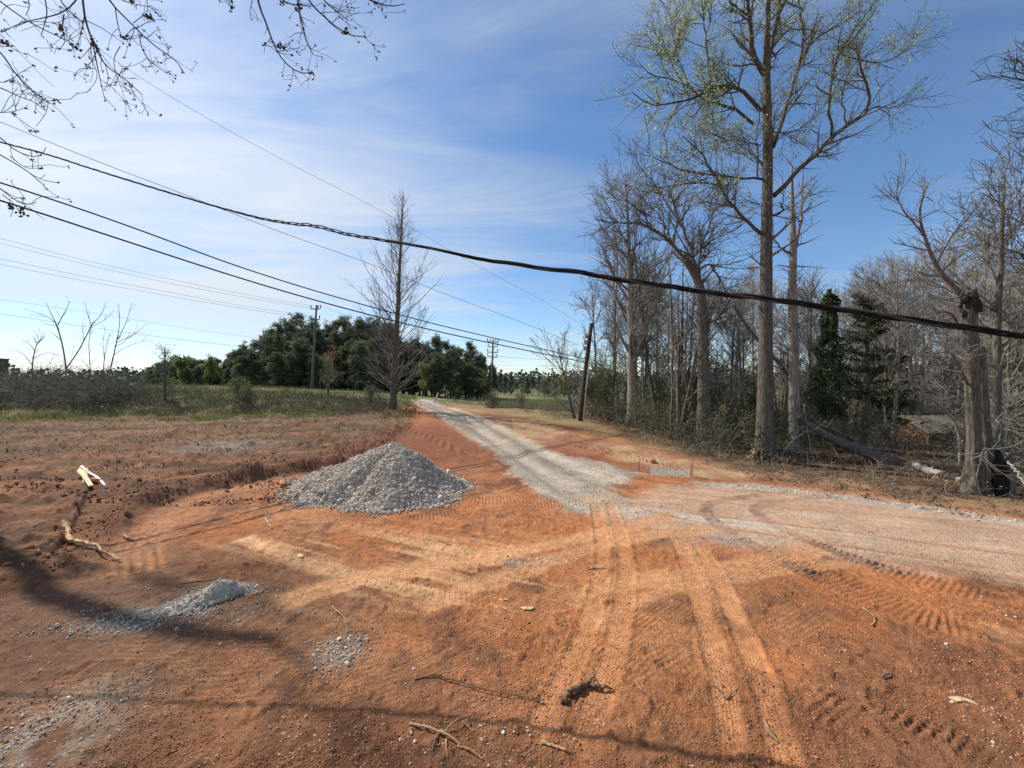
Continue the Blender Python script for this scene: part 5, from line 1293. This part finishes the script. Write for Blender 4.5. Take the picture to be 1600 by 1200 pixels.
heap('gravel_pile', 'big grey conical pile of crushed stone beside the driveway', pc, (2.5, 1.7, 1.6, 1.5), 1.17, 5, 34000, .031, peakw=.03, lumps=.095, bumps=((.60,-.15,.30,.17), (.2,-.6,.3,.06), (-.9,-.3,.3,.04)))
a_ = flat(170, 982); b_ = flat(372, 925); mid = (a_+b_)/2+np.array([.12, .1])
heap('gravel_mound', 'low elongated gravel mound in the left foreground, half in branch shadow', np.array([mid[0], mid[1], float(zbase(*mid))]), (.45, .6, .17, .24), .10, 6, 1900, .017, rot=math.atan2(b_[1]-a_[1], b_[0]-a_[0]), lumps=.05, peakw=.25, bumps=((.25,.05,.16,.10), (-.3,0,.2,-.03)))

def pebble_field(name, label, mat, pts, size, seed, sink=.25):
    rng = np.random.default_rng(seed); x, y = pts.T
    s = size*rng.lognormal(0, .38, len(x)); V, T = stones(rng, np.c_[x, y, zfine(x, y)+s*.15], s)
    return tag(link(name, mesh_data(name, V, None, T, [mat], False)), label, 'stones', kind='stuff')
def samp(n, pxr, pyr, seed, thr=None, scale=.6):
    rng = np.random.default_rng(seed); px = rng.uniform(*pxr, n); py = rng.uniform(pyr[0], pyr[1], n)
    d = F*H/(py-600); p = np.c_[(px-800)/F*d, d]
    if thr is not None: p = p[fbm(p[:, 0], p[:, 1], scale, 3, seed)+rng.normal(0, .15, len(p)) > thr]
    return p
pebble_field('loose_stones', 'pale stones strewn across the clay pad', STONE_DUST, samp(9000, (-100, 1700), (800, 1230), 701, .12), .0095, 71)
def around(n, px, py, sx, sy, seed):
    r = np.random.default_rng(seed); c = gp(px, py)[:2]; return c+r.normal(0, 1, (n, 2))*[sx, sy]
pebble_field('loose_stones', 'grey crushed stones spilled off the driveway mouth and patches', STONE, np.concatenate([around(500, 533, 1018, .16, .17, 1), around(450, 930, 795, .8, .35, 2), around(500, 1050, 738, .5, .35, 3), around(300, 860, 775, .35, .7, 4), around(350, 1030, 800, .8, .35, 5), around(420, 180, 978, .40, .08, 6), around(420, 260, 958, .5, .09, 16), around(380, 350, 925, .30, .08, 17), around(300, 250, 960, .9, .35, 18), around(260, 60, 1140, .35, .35, 7), around(200, 835, 875, .3, .12, 8), around(250, 1110, 850, .5, .3, 9)]), .015, 72)
q = np.concatenate([np.linspace(a, b, 160)+np.random.default_rng(9).normal(0, .16, (160, 2)) for a, b in zip(gpts([(1110,757),(1200,762),(1300,775),(1450,795)]), gpts([(1200,762),(1300,775),(1450,795),(1640,827)]))])
pebble_field('loose_stones', 'pale gravel windrow along the far edge of the haul road', STONE_DUST, q, .022, 73)
pebble_field('dirt_clods', 'red clay crumbs and clods scattered on the pad', CLOD, samp(70000, (-100, 1700), (745, 1230), 702, -.1), .0075, 74)
pe = resample(gpts(PADEDGE[3:]), 700); rr_ = np.random.default_rng(75); nrm = np.c_[-np.gradient(pe[:, 1]), np.gradient(pe[:, 0])]; nrm = norm(nrm)
bp = np.concatenate([pe+nrm*(.42+rr_.normal(0, .2, (700, 1))) for _ in range(2)])
pebble_field('dirt_clods', 'dark clods along the pushed-up berm around the pad', CLOD, bp, .030, 75)
fp = samp(9000, (-100, 560), (664, 790), 703, .05); 
from_field = np.array([p for p in fp if p[1] < 24])
pebble_field('dirt_clods', 'crumbled loam clods of the worked field', CLOD_DARK, from_field, .034, 76)
pebble_field('dirt_clods', 'broken clay lumps along the lip of the cut bank', CLOD, np.concatenate([np.linspace(a, b, 40)+np.random.default_rng(10).normal(0, .15, (40, 2)) for a, b in zip(gpts([(905,698),(960,710)]), gpts([(960,710),(1060,732)]))]), .045, 77)

# ------------------------------------------------------------------ utility poles
POLEWOOD = mat_rough('weathered pole wood', [(.10,.085,.07), (.20,.175,.15)], (12, 12, 2), .3, .01)
POLEDARK = mat_rough('creosote pole wood', [(.045,.03,.024), (.10,.07,.055)], (12, 12, 2), .3, .01)
GREYMETAL = mat_plain('galvanised metal', (.34,.34,.34), .45, .6)
PORCELAIN = mat_plain('porcelain insulator', (.22,.21,.20), .3)
CABLE = mat_plain('black cable sheath', (.012,.012,.014), .75, 0, .2)
WIRE = mat_plain('aluminium wire', (.055,.055,.06), .7, .1)
def pole(name, label, base, D, top, r, mat, arms, lean_top=None):
    b = on_ground(base[0], D); t = at(top[0], top[1], D)-b
    o = thing(name, label, 'utility pole', tuple(b))
    P = np.array([[0, 0, -.4]]+[list(t*k) for k in (.25, .5, .75, 1)]); MB().tubes(P, np.linspace(r*1.25, r*.8, 5), 12).build('pole', mat, o)
    for f, half, ang, tilt, ins in arms:
        c = t*f; u = np.array([math.cos(ang), math.sin(ang), tilt]); e = .10 if half > .5 else .06
        arm = MB(); arm.tubes(np.array([c-u*half+[0, -.14, 0], c+u*half+[0, -.14, 0]]), np.array([.065, .065]), 4); ao = arm.build('crossarm', mat, o, False)
        MB().tubes(np.array([c+u*half*.6+[0, -.12, 0], c-np.array([0, .1, half*.6])]), np.array([.03, .03]), 5).build('brace', GREYMETAL, ao)
        for s in ins:
            p = c+u*half*s+np.array([0, -.14, .05]); MB().tubes(np.array([p, p+[0, 0, .10], p+[0, 0, .14], p+[0, 0, .45], p+[0, 0, .5]]), np.array([.03, .03, .085, .075, .02]), 7).build('insulator', PORCELAIN, ao)
    return o, b, t
P1o, p1b, p1t = pole('utility_pole', 'tall grey utility pole with two short crossarms in front of the pines', (487, 610), 55, (494.5, 477), .15, POLEWOOD, [(.955, .62, .35, .12, (-.95, .45, .95)), (.83, .6, .35, .12, (-.95, .9))])
P2o, p2b, p2t = pole('utility_pole', 'far utility pole with stacked wide crossarms right of the driveway top', (767, 628), 62, (770.5, 530), .14, POLEWOOD, [(.955, .9, .2, 0, (-.95, -.5, .5, .95)), (.88, .95, -.6, 0, (-.95, .95)), (.79, .85, .2, 0, (-.9, .9)), (.715, .8, -.3, -.1, (-.95, .9))])
D = 22.0; b = on_ground(906, D); t = at(924, 505, D)-b
lp = thing('utility_pole', 'dark leaning utility pole with a grey conduit at the wood edge', 'utility pole', tuple(b))
MB().tubes(np.array([[0, 0, -.4], t*.33, t*.66, t]), np.array([.14, .13, .12, .10]), 14).build('pole', POLEDARK, lp)
cp = MB().tubes(np.array([[.13, -.16, -.2], t*.3+[.11, -.16, 0], t*.62+[.10, -.15, 0]]), np.array([.035, .035, .035]), 8); cp.build('conduit', mat_plain('pale plastic conduit', (.55, .55, .54), .5), lp)
for f, s in ((.80, .12), (.86, .09), (.74, .10)):
    MB().box(t*f+np.array([-.2, -.1, 0]), (.18, .16, s*2)).tubes(np.array([t*f+[-.28, -.1, s], t*f+[-.34, -.1, s+.22]]), np.array([.03, .02]), 6).build('bracket', GREYMETAL, lp, False)

# ------------------------------------------------------------------ wires
def wire(name, label, pts, r, mat=WIRE, n=60, group=None):
    P = resample(np.array([at(x, y, d) for x, y, d in pts]), n, 3)
    return tag(MB().tubes(P, np.full(n, r), 6).build(name, mat), label, 'wire', group)
wire('power_cable', 'upper of the two heavy dark cables sloping to the leaning pole', [(-120,252,9.4),(0,284,10.2),(200,352,11.8),(400,428,13.8),(640,497,16.8),(770,528,19),(916,561,22)], .021, CABLE)
wire('power_cable', 'lower of the two heavy dark cables sloping to the leaning pole', [(-120,280,9.4),(0,312,10.2),(200,378,11.8),(400,443,13.8),(560,488,15.6),(700,522,17.6),(830,549,20),(914,566,22)], .024, CABLE)
cpts = [(-150,182,8.2),(0,222,7.6),(75,241,7.3),(150,266,7.0),(300,312,6.4),(400,340,6.0),(450,349,5.8),(492,352,5.65),(545,367,5.5),(600,375,5.3),(700,393,4.95),(760,408,4.75),(800,411,4.65),(850,420,4.5),(900,424,4.35),(950,434,4.2),(1000,441,4.1),(1100,456,3.85),(1200,467,3.65),(1300,482,3.45),(1400,496,3.3),(1500,511,3.15),(1600,525,3.0),(1720,541,2.85)]
cl = resample(np.array([at(*p) for p in cpts]), 500, 1); o = thing('service_cable', 'thick twisted black service cable sagging across the whole view', 'cable', tuple(cl[0]))
s = np.concatenate([[0], np.cumsum(np.linalg.norm(np.diff(cl, axis=0), axis=1))]); T = norm(np.gradient(cl, axis=0)); U, W = perp(T)
tight = sstep(5.4, 4.3, cl[:, 1])
for k in range(3):
    ph = s*(7.5-1.5*tight)+k*2*np.pi/3+.5*np.sin(s*1.3); rad = .009+.007*tight+.010*np.exp(-((cl[:, 1]-5.6)/.35)**2)
    MB().tubes(cl-cl[0]+(np.cos(ph)*rad)[:, None]*U+(np.sin(ph)*rad)[:, None]*W, (.009+.004*tight)*(1, .85, .9)[k], 6).build('strand', CABLE if k < 2 else WIRE, o)
wire('phone_line', 'faint thin wire steeply crossing the sky from the upper left twigs', [(60,0,16),(190,106,18),(390,224,21),(610,336,26),(690,384,28),(780,434,31),(850,470,34),(905,505,38)], .008)
wire('phone_line', 'thin wire slanting from the left above the twisted cable', [(-100,152,14),(0,190,15),(145,250,16),(300,308,17.5),(440,364,19),(580,412,21),(700,462,23.5),(800,497,25.5),(905,540,28)], .011)
for k, (pts, lab) in enumerate([
   ([(-80,352,40),(0,372,42),(110,402,44.5),(250,433,48),(400,464,52),(489,478,54.7)], 'highest of the thin wires running left from the tall pole'),
   ([(-80,360,40),(0,380,42),(120,410,44.5),(250,440,48),(400,468,52),(490,482,54.8)], 'second thin wire running left from the tall pole'),
   ([(-80,388,40),(0,404,42),(120,430,44.5),(250,454,48),(400,482,52),(490,494,54.8)], 'third thin wire running left from the tall pole, below the upper pair'),
   ([(-80,398,40),(0,413,42),(120,437,44.5),(250,460,48),(400,486,52),(489,497,54.8)], 'lowest of the thin wires meeting the tall pole from the left')]):
    wire('power_line', lab, pts, .016)
wire('power_line', 'upper of two low wires passing behind the bare shrubs into the pines', [(-80,458,60),(0,467,62),(150,490,66),(300,514,70),(400,528,73)], .017)
wire('power_line', 'lower of two low wires passing behind the bare shrubs into the pines', [(-80,478,52),(0,490,54),(150,513,58),(300,533,62),(375,541,65)], .02, CABLE)
wire('power_line', 'thin wire dipping from the tall pole to the far pole', [(500,478,55),(560,500,56),(640,521,58),(700,531,60),(764,533,62)], .012)
wire('power_line', 'thin wire leaving the far pole to the right above the far pines', [(772,556,62),(820,561,66),(880,562,72),(960,556,80)], .02)
wire('power_line', 'lower thin wire leaving the far pole to the right', [(768,574,62),(820,578,66),(880,580,72),(960,576,80)], .014)

# ------------------------------------------------------------------ stakes, sticks and scraps
STAKE = mat_plain('pink weathered stake', (.52,.27,.18), .8)
def stake(label, px, py, top, D, w=.045, lean=0.0, mat=STAKE):
    b = on_ground(px, D); b[2] = float(zfine(b[0], b[1])); h = at(top[0], top[1], D)-b
    x = w/2; m = MB(); u = h/np.linalg.norm(h)
    pts = [b*0-u*.15, h*.5, h*.93, h]
    m.tubes(np.array(pts), np.array([w*.35, w*.72, w*.72, w*.4]), 4)
    return tag(m.build('survey_stake', mat, None, False, tuple(b)), label, 'stake')
stake('short orange survey stake at the bank foot by the driveway mouth', 997, 733, (997.5, 720), 11.7, .06)
stake('taller orange survey stake standing right of the gravel spill', 1080, 746, (1081, 722), 11.2, .06)
stake('leaning pale pink stake at the top of the driveway', 679, 625, (685, 614), 34, .12)
def stick(name, label, catg, paths, mat, side=8, seed=0, lift=.0, smooth=True):
    """paths: [(pixels, r0, r1, rise)] lying on the ground; the first is the main piece, the rest are its offshoots"""
    rng = np.random.default_rng(seed); b = gf(*paths[0][0][0]); m = MB(); LP = []
    for pts, r0, r1, rise in paths:
        P = np.array([gf(*p) for p in pts]); P[:, 2] += r0*.8+lift
        P[:, 2] += np.asarray(rise)*np.sin(np.linspace(0, np.pi, len(P))) if np.isscalar(rise) else np.asarray(rise)
        P = resample(P-b, 16); P[:, 2] = np.maximum(P[:, 2], P[:, 2])
        R = np.linspace(r0, r1, 16)*(1+.16*rng.normal(0, 1, 16)); P[1:-1] += rng.normal(0, r0*.35, (14, 3))*[1, 1, .5]; m.tubes(P, R, side)
    return tag(m.build(name, mat, None, smooth, tuple(b)), label, catg)
BR = 'branch'
ROOTBARK = mat_rough('clay stained root', [(.06,.036,.022), (.15,.088,.052), (.25,.155,.09)], (30, 30, 30), .7, .01)
stick('long_stick', 'long thin brown stick lying across the foreground left of the wheel tracks', BR, [([(648,1066),(676,1064),(720,1075),(770,1089),(825,1097),(852,1103)], .0065, .0035, .02), ([(690,1062),(676,1064),(665,1060)], .006, .003, .01), ([(830,1097),(848,1098),(856,1108)], .004, .002, .02)], ROOTBARK, seed=1)
stick('root_chunk', 'gnarled dark root chunk lying in the left wheel track', 'root', [([(880,1102),(895,1090),(910,1079),(924,1073)], .028, .020, .02), ([(920,1074),(935,1080),(950,1079),(957,1078)], .020, .006, .02), ([(918,1073),(926,1070),(934,1076),(940,1080)], .014, .005, .04), ([(928,1076),(930,1070),(927,1060)], .007, .002, (0, .05, .10)), ([(880,1102),(876,1098),(874,1094)], .016, .004, .02), ([(912,1080),(902,1090),(898,1104)], .008, .003, 0.0)], ROOTBARK, seed=2)
stick('root_tangle', 'branching tangle of tan roots at the bottom of the foreground', 'root', [([(640,1141),(662,1142),(685,1155),(705,1168),(722,1178)], .011, .006, .02), ([(690,1158),(708,1145),(724,1140),(736,1133)], .006, .003, .05), ([(697,1164),(697,1180),(699,1194)], .006, .003, .02), ([(715,1178),(738,1182),(755,1196)], .007, .003, .02), ([(722,1140),(730,1150),(740,1158)], .004, .002, .02), ([(688,1156),(680,1170),(676,1182)], .005, .003, .01), ([(646,1142),(640,1150),(643,1160)], .005, .003, .01)], TANWOOD, seed=3)
stick('tan_stick', 'short tan stick by the left wheel track at the bottom', BR, [([(846,1165),(862,1174),(884,1187)], .011, .008, .0)], TANWOOD, seed=4)
stick('thin_stick', 'straight pinkish stick beyond the foreground gravel mound', BR, [([(276,914),(300,911),(330,908),(358,902)], .011, .007, .0)], TANWOOD, seed=5)
stick('curved_twig', 'thin curved twig on the pad above the small gravel patch', BR, [([(518,950),(528,962),(538,972),(544,988)], .007, .004, .02), ([(514,952),(526,948),(534,946)], .006, .003, .02)], TANWOOD, seed=6)
stick('hooked_root', 'hook-ended thin root lying on the right of the pad', 'root', [([(1348,953),(1358,961),(1366,968),(1368,974),(1362,978)], .007, .010, .01)], TANWOOD, seed=7)
stick('small_twig', 'tiny forked dark twig in the right foreground', BR, [([(1378,1066),(1386,1061),(1396,1059)], .007, .004, .02), ([(1380,1062),(1384,1066),(1381,1070)], .006, .003, .01)], BARK_DARK, seed=8)
stick('twig_debris', 'forked pale twig debris on the pad left of the gravel pile', BR, [([(402,808),(415,806),(428,812)], .012, .006, .02), ([(415,812),(419,822),(424,830)], .016, .01, .02)], TWIG_PALE, seed=9)
stick('pale_stick', 'small pale stick on the pad in front of the gravel pile', BR, [([(684,845),(694,849),(705,853)], .012, .007, .02)], TANWOOD, seed=10)
stick('small_twig', 'small brown twig lying by the left wheel track halfway up', BR, [([(918,891),(930,889),(948,888)], .009, .005, .01)], BARK_DARK, seed=11)
stick('small_twig', 'slim tan splinter standing off the right side of the left track', BR, [([(993,1068),(999,1078),(1008,1087)], .006, .004, .02)], TANWOOD, seed=12)
stick('small_twig', 'bent twig beside the right wheel track near the bottom', BR, [([(1114,1076),(1122,1085),(1134,1098)], .006, .004, .02), ([(1136,1094),(1142,1090),(1152,1085)], .006, .003, .01)], BARK_DARK, seed=13)
stick('broken_branch', 'bent yellow tan broken branch lying on the left earth', BR, [([(103,841),(105,850),(108,858),(120,865),(135,868),(150,872),(170,876),(190,880)], .055, .010, .03), ([(103,841),(100,836),(97,832)], .03, .008, .02), ([(108,858),(104,852),(100,850)], .025, .006, .03), ([(150,872),(172,871),(186,876)], .018, .005, .01)], FRESHWOOD, 5, 14, 0, False)
stick('small_branch', 'small curled tan chip lying right of the bent branch', BR, [([(194,840),(200,844),(209,847)], .022, .012, .01)], TANWOOD, seed=15)
stick('small_twig', 'short twig lying on the brown field at the left', BR, [([(52,843),(62,838),(70,833)], .014, .006, .02)], TWIG, seed=16)

def slab(name, label, catg, outline, thick, mat, lift=0.0, tilt=0.0):
    P = np.array([gf(*p) for p in outline]); b = P[0].copy(); P -= b
    P[:, 2] = P[:, 2].mean()+lift+np.linspace(0, tilt, len(P)) if tilt else P[:, 2]*.3+lift
    n = len(P); V = np.concatenate([P+[0, 0, .004], P+[0, 0, thick+.004]])
    c0 = V[:n].mean(0); c1 = V[n:].mean(0)+[0, 0, thick*.3]; V = np.concatenate([V, [c0, c1]])
    T = []; 
    for i in range(n):
        j = (i+1) % n; T += [(2*n, j, i), (2*n+1, n+i, n+j), (i, j, n+j), (i, n+j, n+i)]
    return tag(MB().add(V, None, T).build(name, mat, None, False, tuple(b)), label, catg)
slab('wood_splinter', 'pale pointed wood splinter in the right foreground', 'wood chip', [(1481,1095),(1500,1099),(1522,1103),(1530,1110),(1510,1106),(1495,1101)], .012, FRESHWOOD)
slab('wood_splinter', 'tan pointed chip standing in the right wheel track', 'wood chip', [(1194,1130),(1199,1140),(1204,1148),(1216,1163),(1203,1152),(1196,1142)], .014, TANWOOD)
slab('wood_chip', 'oval pale chip near the crossing of the ribbed tracks', 'wood chip', [(812,951),(822,950),(836,953),(830,955),(818,954)], .014, FRESHWOOD)
slab('wood_chip', 'small pale chip just above the oval one', 'wood chip', [(786,939),(790,937),(794,940),(788,942)], .012, FRESHWOOD)
slab('wood_chip', 'little white chip on the pale scraped streak of the pad', 'wood chip', [(464,870),(470,868),(475,872),(467,874)], .016, FRESHWOOD)
slab('brown_block', 'small reddish brown clod-like block at the berm left of the gravel pile', 'block', [(436,758),(440,754),(445,756),(445,762),(438,763)], .09, CLOD)
# splintered board, white pipe and red scrap on the field
BOARD = mat_rough('yellow pine board', [(.58,.46,.24), (.74,.62,.36), (.80,.70,.46)], (2, 14, 14), .2, .005)
b = gf(130, 767)
def L_(px, py, z): p = gf(px, py); p[2] += z; return p-b
o = thing('splintered_board', 'splintered yellow board propped flat on the brown field', 'board', tuple(b))
def panel(pts, th=.03):
    P = np.array(pts); n = len(P); V = np.concatenate([P, P+[0, .0, th]]); T = []
    c = len(V); V = np.concatenate([V, [P.mean(0), P.mean(0)+[0, 0, th]]])
    for i in range(n):
        j = (i+1) % n; T += [(c, j, i), (c+1, n+i, n+j), (i, j, n+j), (i, n+j, n+i)]
    return MB().add(V, None, T)
panel([L_(120,756,.12), L_(124,753,.17), L_(131,756,.15), L_(146,770,.07), L_(138,773,.05), L_(126,763,.1)]).build('board', BOARD, o, False)
panel([L_(132,753,.08), L_(137,752,.16), L_(138,756,.14), L_(136,759,.06)]).build('split_piece', BOARD, o, False)
panel([L_(128,768,.0), L_(130,766,.08), L_(130.5,770,.0)], .02).build('splinter', BOARD, o, False)
P = np.array([L_(127.5,743,.05), L_(140,752,.03), L_(153,759,.02), L_(166,768,.02)])
tag(MB().tubes(resample(P, 10), np.full(10, .03), 8).build('white_pipe', mat_plain('white plastic', (.82,.82,.80), .4), None, True, tuple(b)), 'straight white plastic pipe lying behind the yellow board', 'pipe')
tag(MB().tubes(resample(np.array([L_(143,765,.04), L_(147,764.5,.06), L_(152,765.5,.04)]), 8), np.array([.03,.06,.065,.06,.05,.06,.05,.02]), 6).build('red_scrap', mat_plain('faded red plastic', (.55,.15,.10), .5), None, False, tuple(b)), 'crumpled faded red scrap beside the yellow board', 'scrap')
for px, py, s, lab in [(159,639,.16,'crumpled white litter in the dark brambles on the left'),(421,645,.14,'white scrap of litter on the bank below the pines'),(130,600,.14,'pale scrap caught high in the left brambles'),(933,657,.10,'tiny white scrap on the verge right of the leaning pole')]:
    p = gp(px, py); rng = np.random.default_rng(int(px)); V, T = stones(rng, np.zeros((1, 3)), np.array([s])); p[2] += .12
    V = V*[1.5, 1, .7]; tag(MB().add(V, None, T).build('litter_scrap', mat_plain('white litter', (.72,.72,.70), .6), None, False, tuple(p)), lab, 'litter')
p = on_ground(1428, 12.6); rng = np.random.default_rng(9); V, T = stones(rng, np.array([[0, 0, .12], [.22, .02, .08], [-.1, .1, .1]]), np.array([.34, .22, .2])); 
tag(MB().add(V, None, T).build('pale_rock', mat_plain('pale stump wood', (.36,.31,.25), .8), None, False, tuple(p)), 'pale broken lump at the end of the fallen trunk', 'rock')

# ------------------------------------------------------------------ brick shed in the hollow and a brown building on the left
def mat_brick():
    m, nt, out = nodes('old brick'); L = nt.links
    tc = N(nt, 'ShaderNodeTexCoord'); br = N(nt, 'ShaderNodeTexBrick'); br.inputs['Scale'].default_value = 4.5
    br.inputs['Color1'].default_value = (.30,.11,.06,1); br.inputs['Color2'].default_value = (.20,.075,.05,1); br.inputs['Mortar'].default_value = (.28,.24,.2,1)
    mp = N(nt, 'ShaderNodeMapping'); mp.inputs['Rotation'].default_value = (math.pi/2, 0, 0); L.new(tc.outputs['Object'], mp.inputs[0]); L.new(mp.outputs[0], br.inputs['Vector'])
    p = N(nt, 'ShaderNodeBsdfPrincipled'); p.inputs['Roughness'].default_value = .9; L.new(br.outputs[0], p.inputs['Base Color']); L.new(p.outputs[0], out.inputs[0]); return m
b = on_ground(1442, 25.5)
o = thing('brick_shed', 'low old brick shed half hidden in the hollow behind the fallen trunk', 'shed', tuple(b))
ez = at(0, 672, 24.5)[2]-b[2]; rz_ = at(0, 650, 26)[2]-b[2]
w = MB(); hw, hd = 1.6, 1.4
w.box((.5, 0, ez/2-.2), (2*hw-.02, 2*hd, ez+.4)); 
w.add([[-hw+.5,-hd,ez],[-hw+.5,hd,ez],[-hw+.5,0,rz_-.06],[hw+.5,-hd,ez],[hw+.5,hd,ez],[hw+.5,0,rz_-.06]], None, [[0,2,1],[3,4,5]])
w.build('wall', mat_brick(), o, False)
rf = MB(); ov = .35
for s in (-1, 1):
    a = np.array([[-hw+.5-ov, s*(hd+ov), ez-.18], [hw+.5+ov, s*(hd+ov), ez-.18], [hw+.5+ov, 0, rz_], [-hw+.5-ov, 0, rz_]])
    V = np.concatenate([a, a+[0, 0, .08]]); rf.add(V, [[0,1,2,3],[7,6,5,4],[0,4,5,1],[1,5,6,2],[2,6,7,3],[3,7,4,0]])
rf.build('roof', mat_rough('weathered roof sheets', [(.10,.082,.065), (.19,.165,.135), (.26,.23,.19)], (2, 6, 6), .3, .02), o, False)
MB().box((-.2, -hd-.02, ez*.45), (.8, .06, ez*.75)).build('door', mat_plain('dark shed door', (.03,.025,.02), .8), o, False)
for k in range(5):
    MB().box((-1.7+.28*k, -hd-.9, .65), (.06, .06, 1.1)).build('porch_rail', mat_plain('grey rail wood', (.30,.27,.23), .8), o, False)
b = on_ground(2, 46); hh = at(0, 562, 46)[2]-b[2]
o = thing('brown_building', 'small flat-topped brown building showing above the brush at the far left', 'building', tuple(b))
MB().box((-.55, 0, hh/2), (1.7, .9, hh)).build('wall', mat_rough('brown boards', [(.12,.085,.06), (.2,.15,.11)], (3, 3, 8), .2), o, False)
MB().box((-.55, 0, hh+.06), (1.8, 1.0, .12)).build('roof', mat_plain('dark roof felt', (.07,.06,.055), .9), o, False)
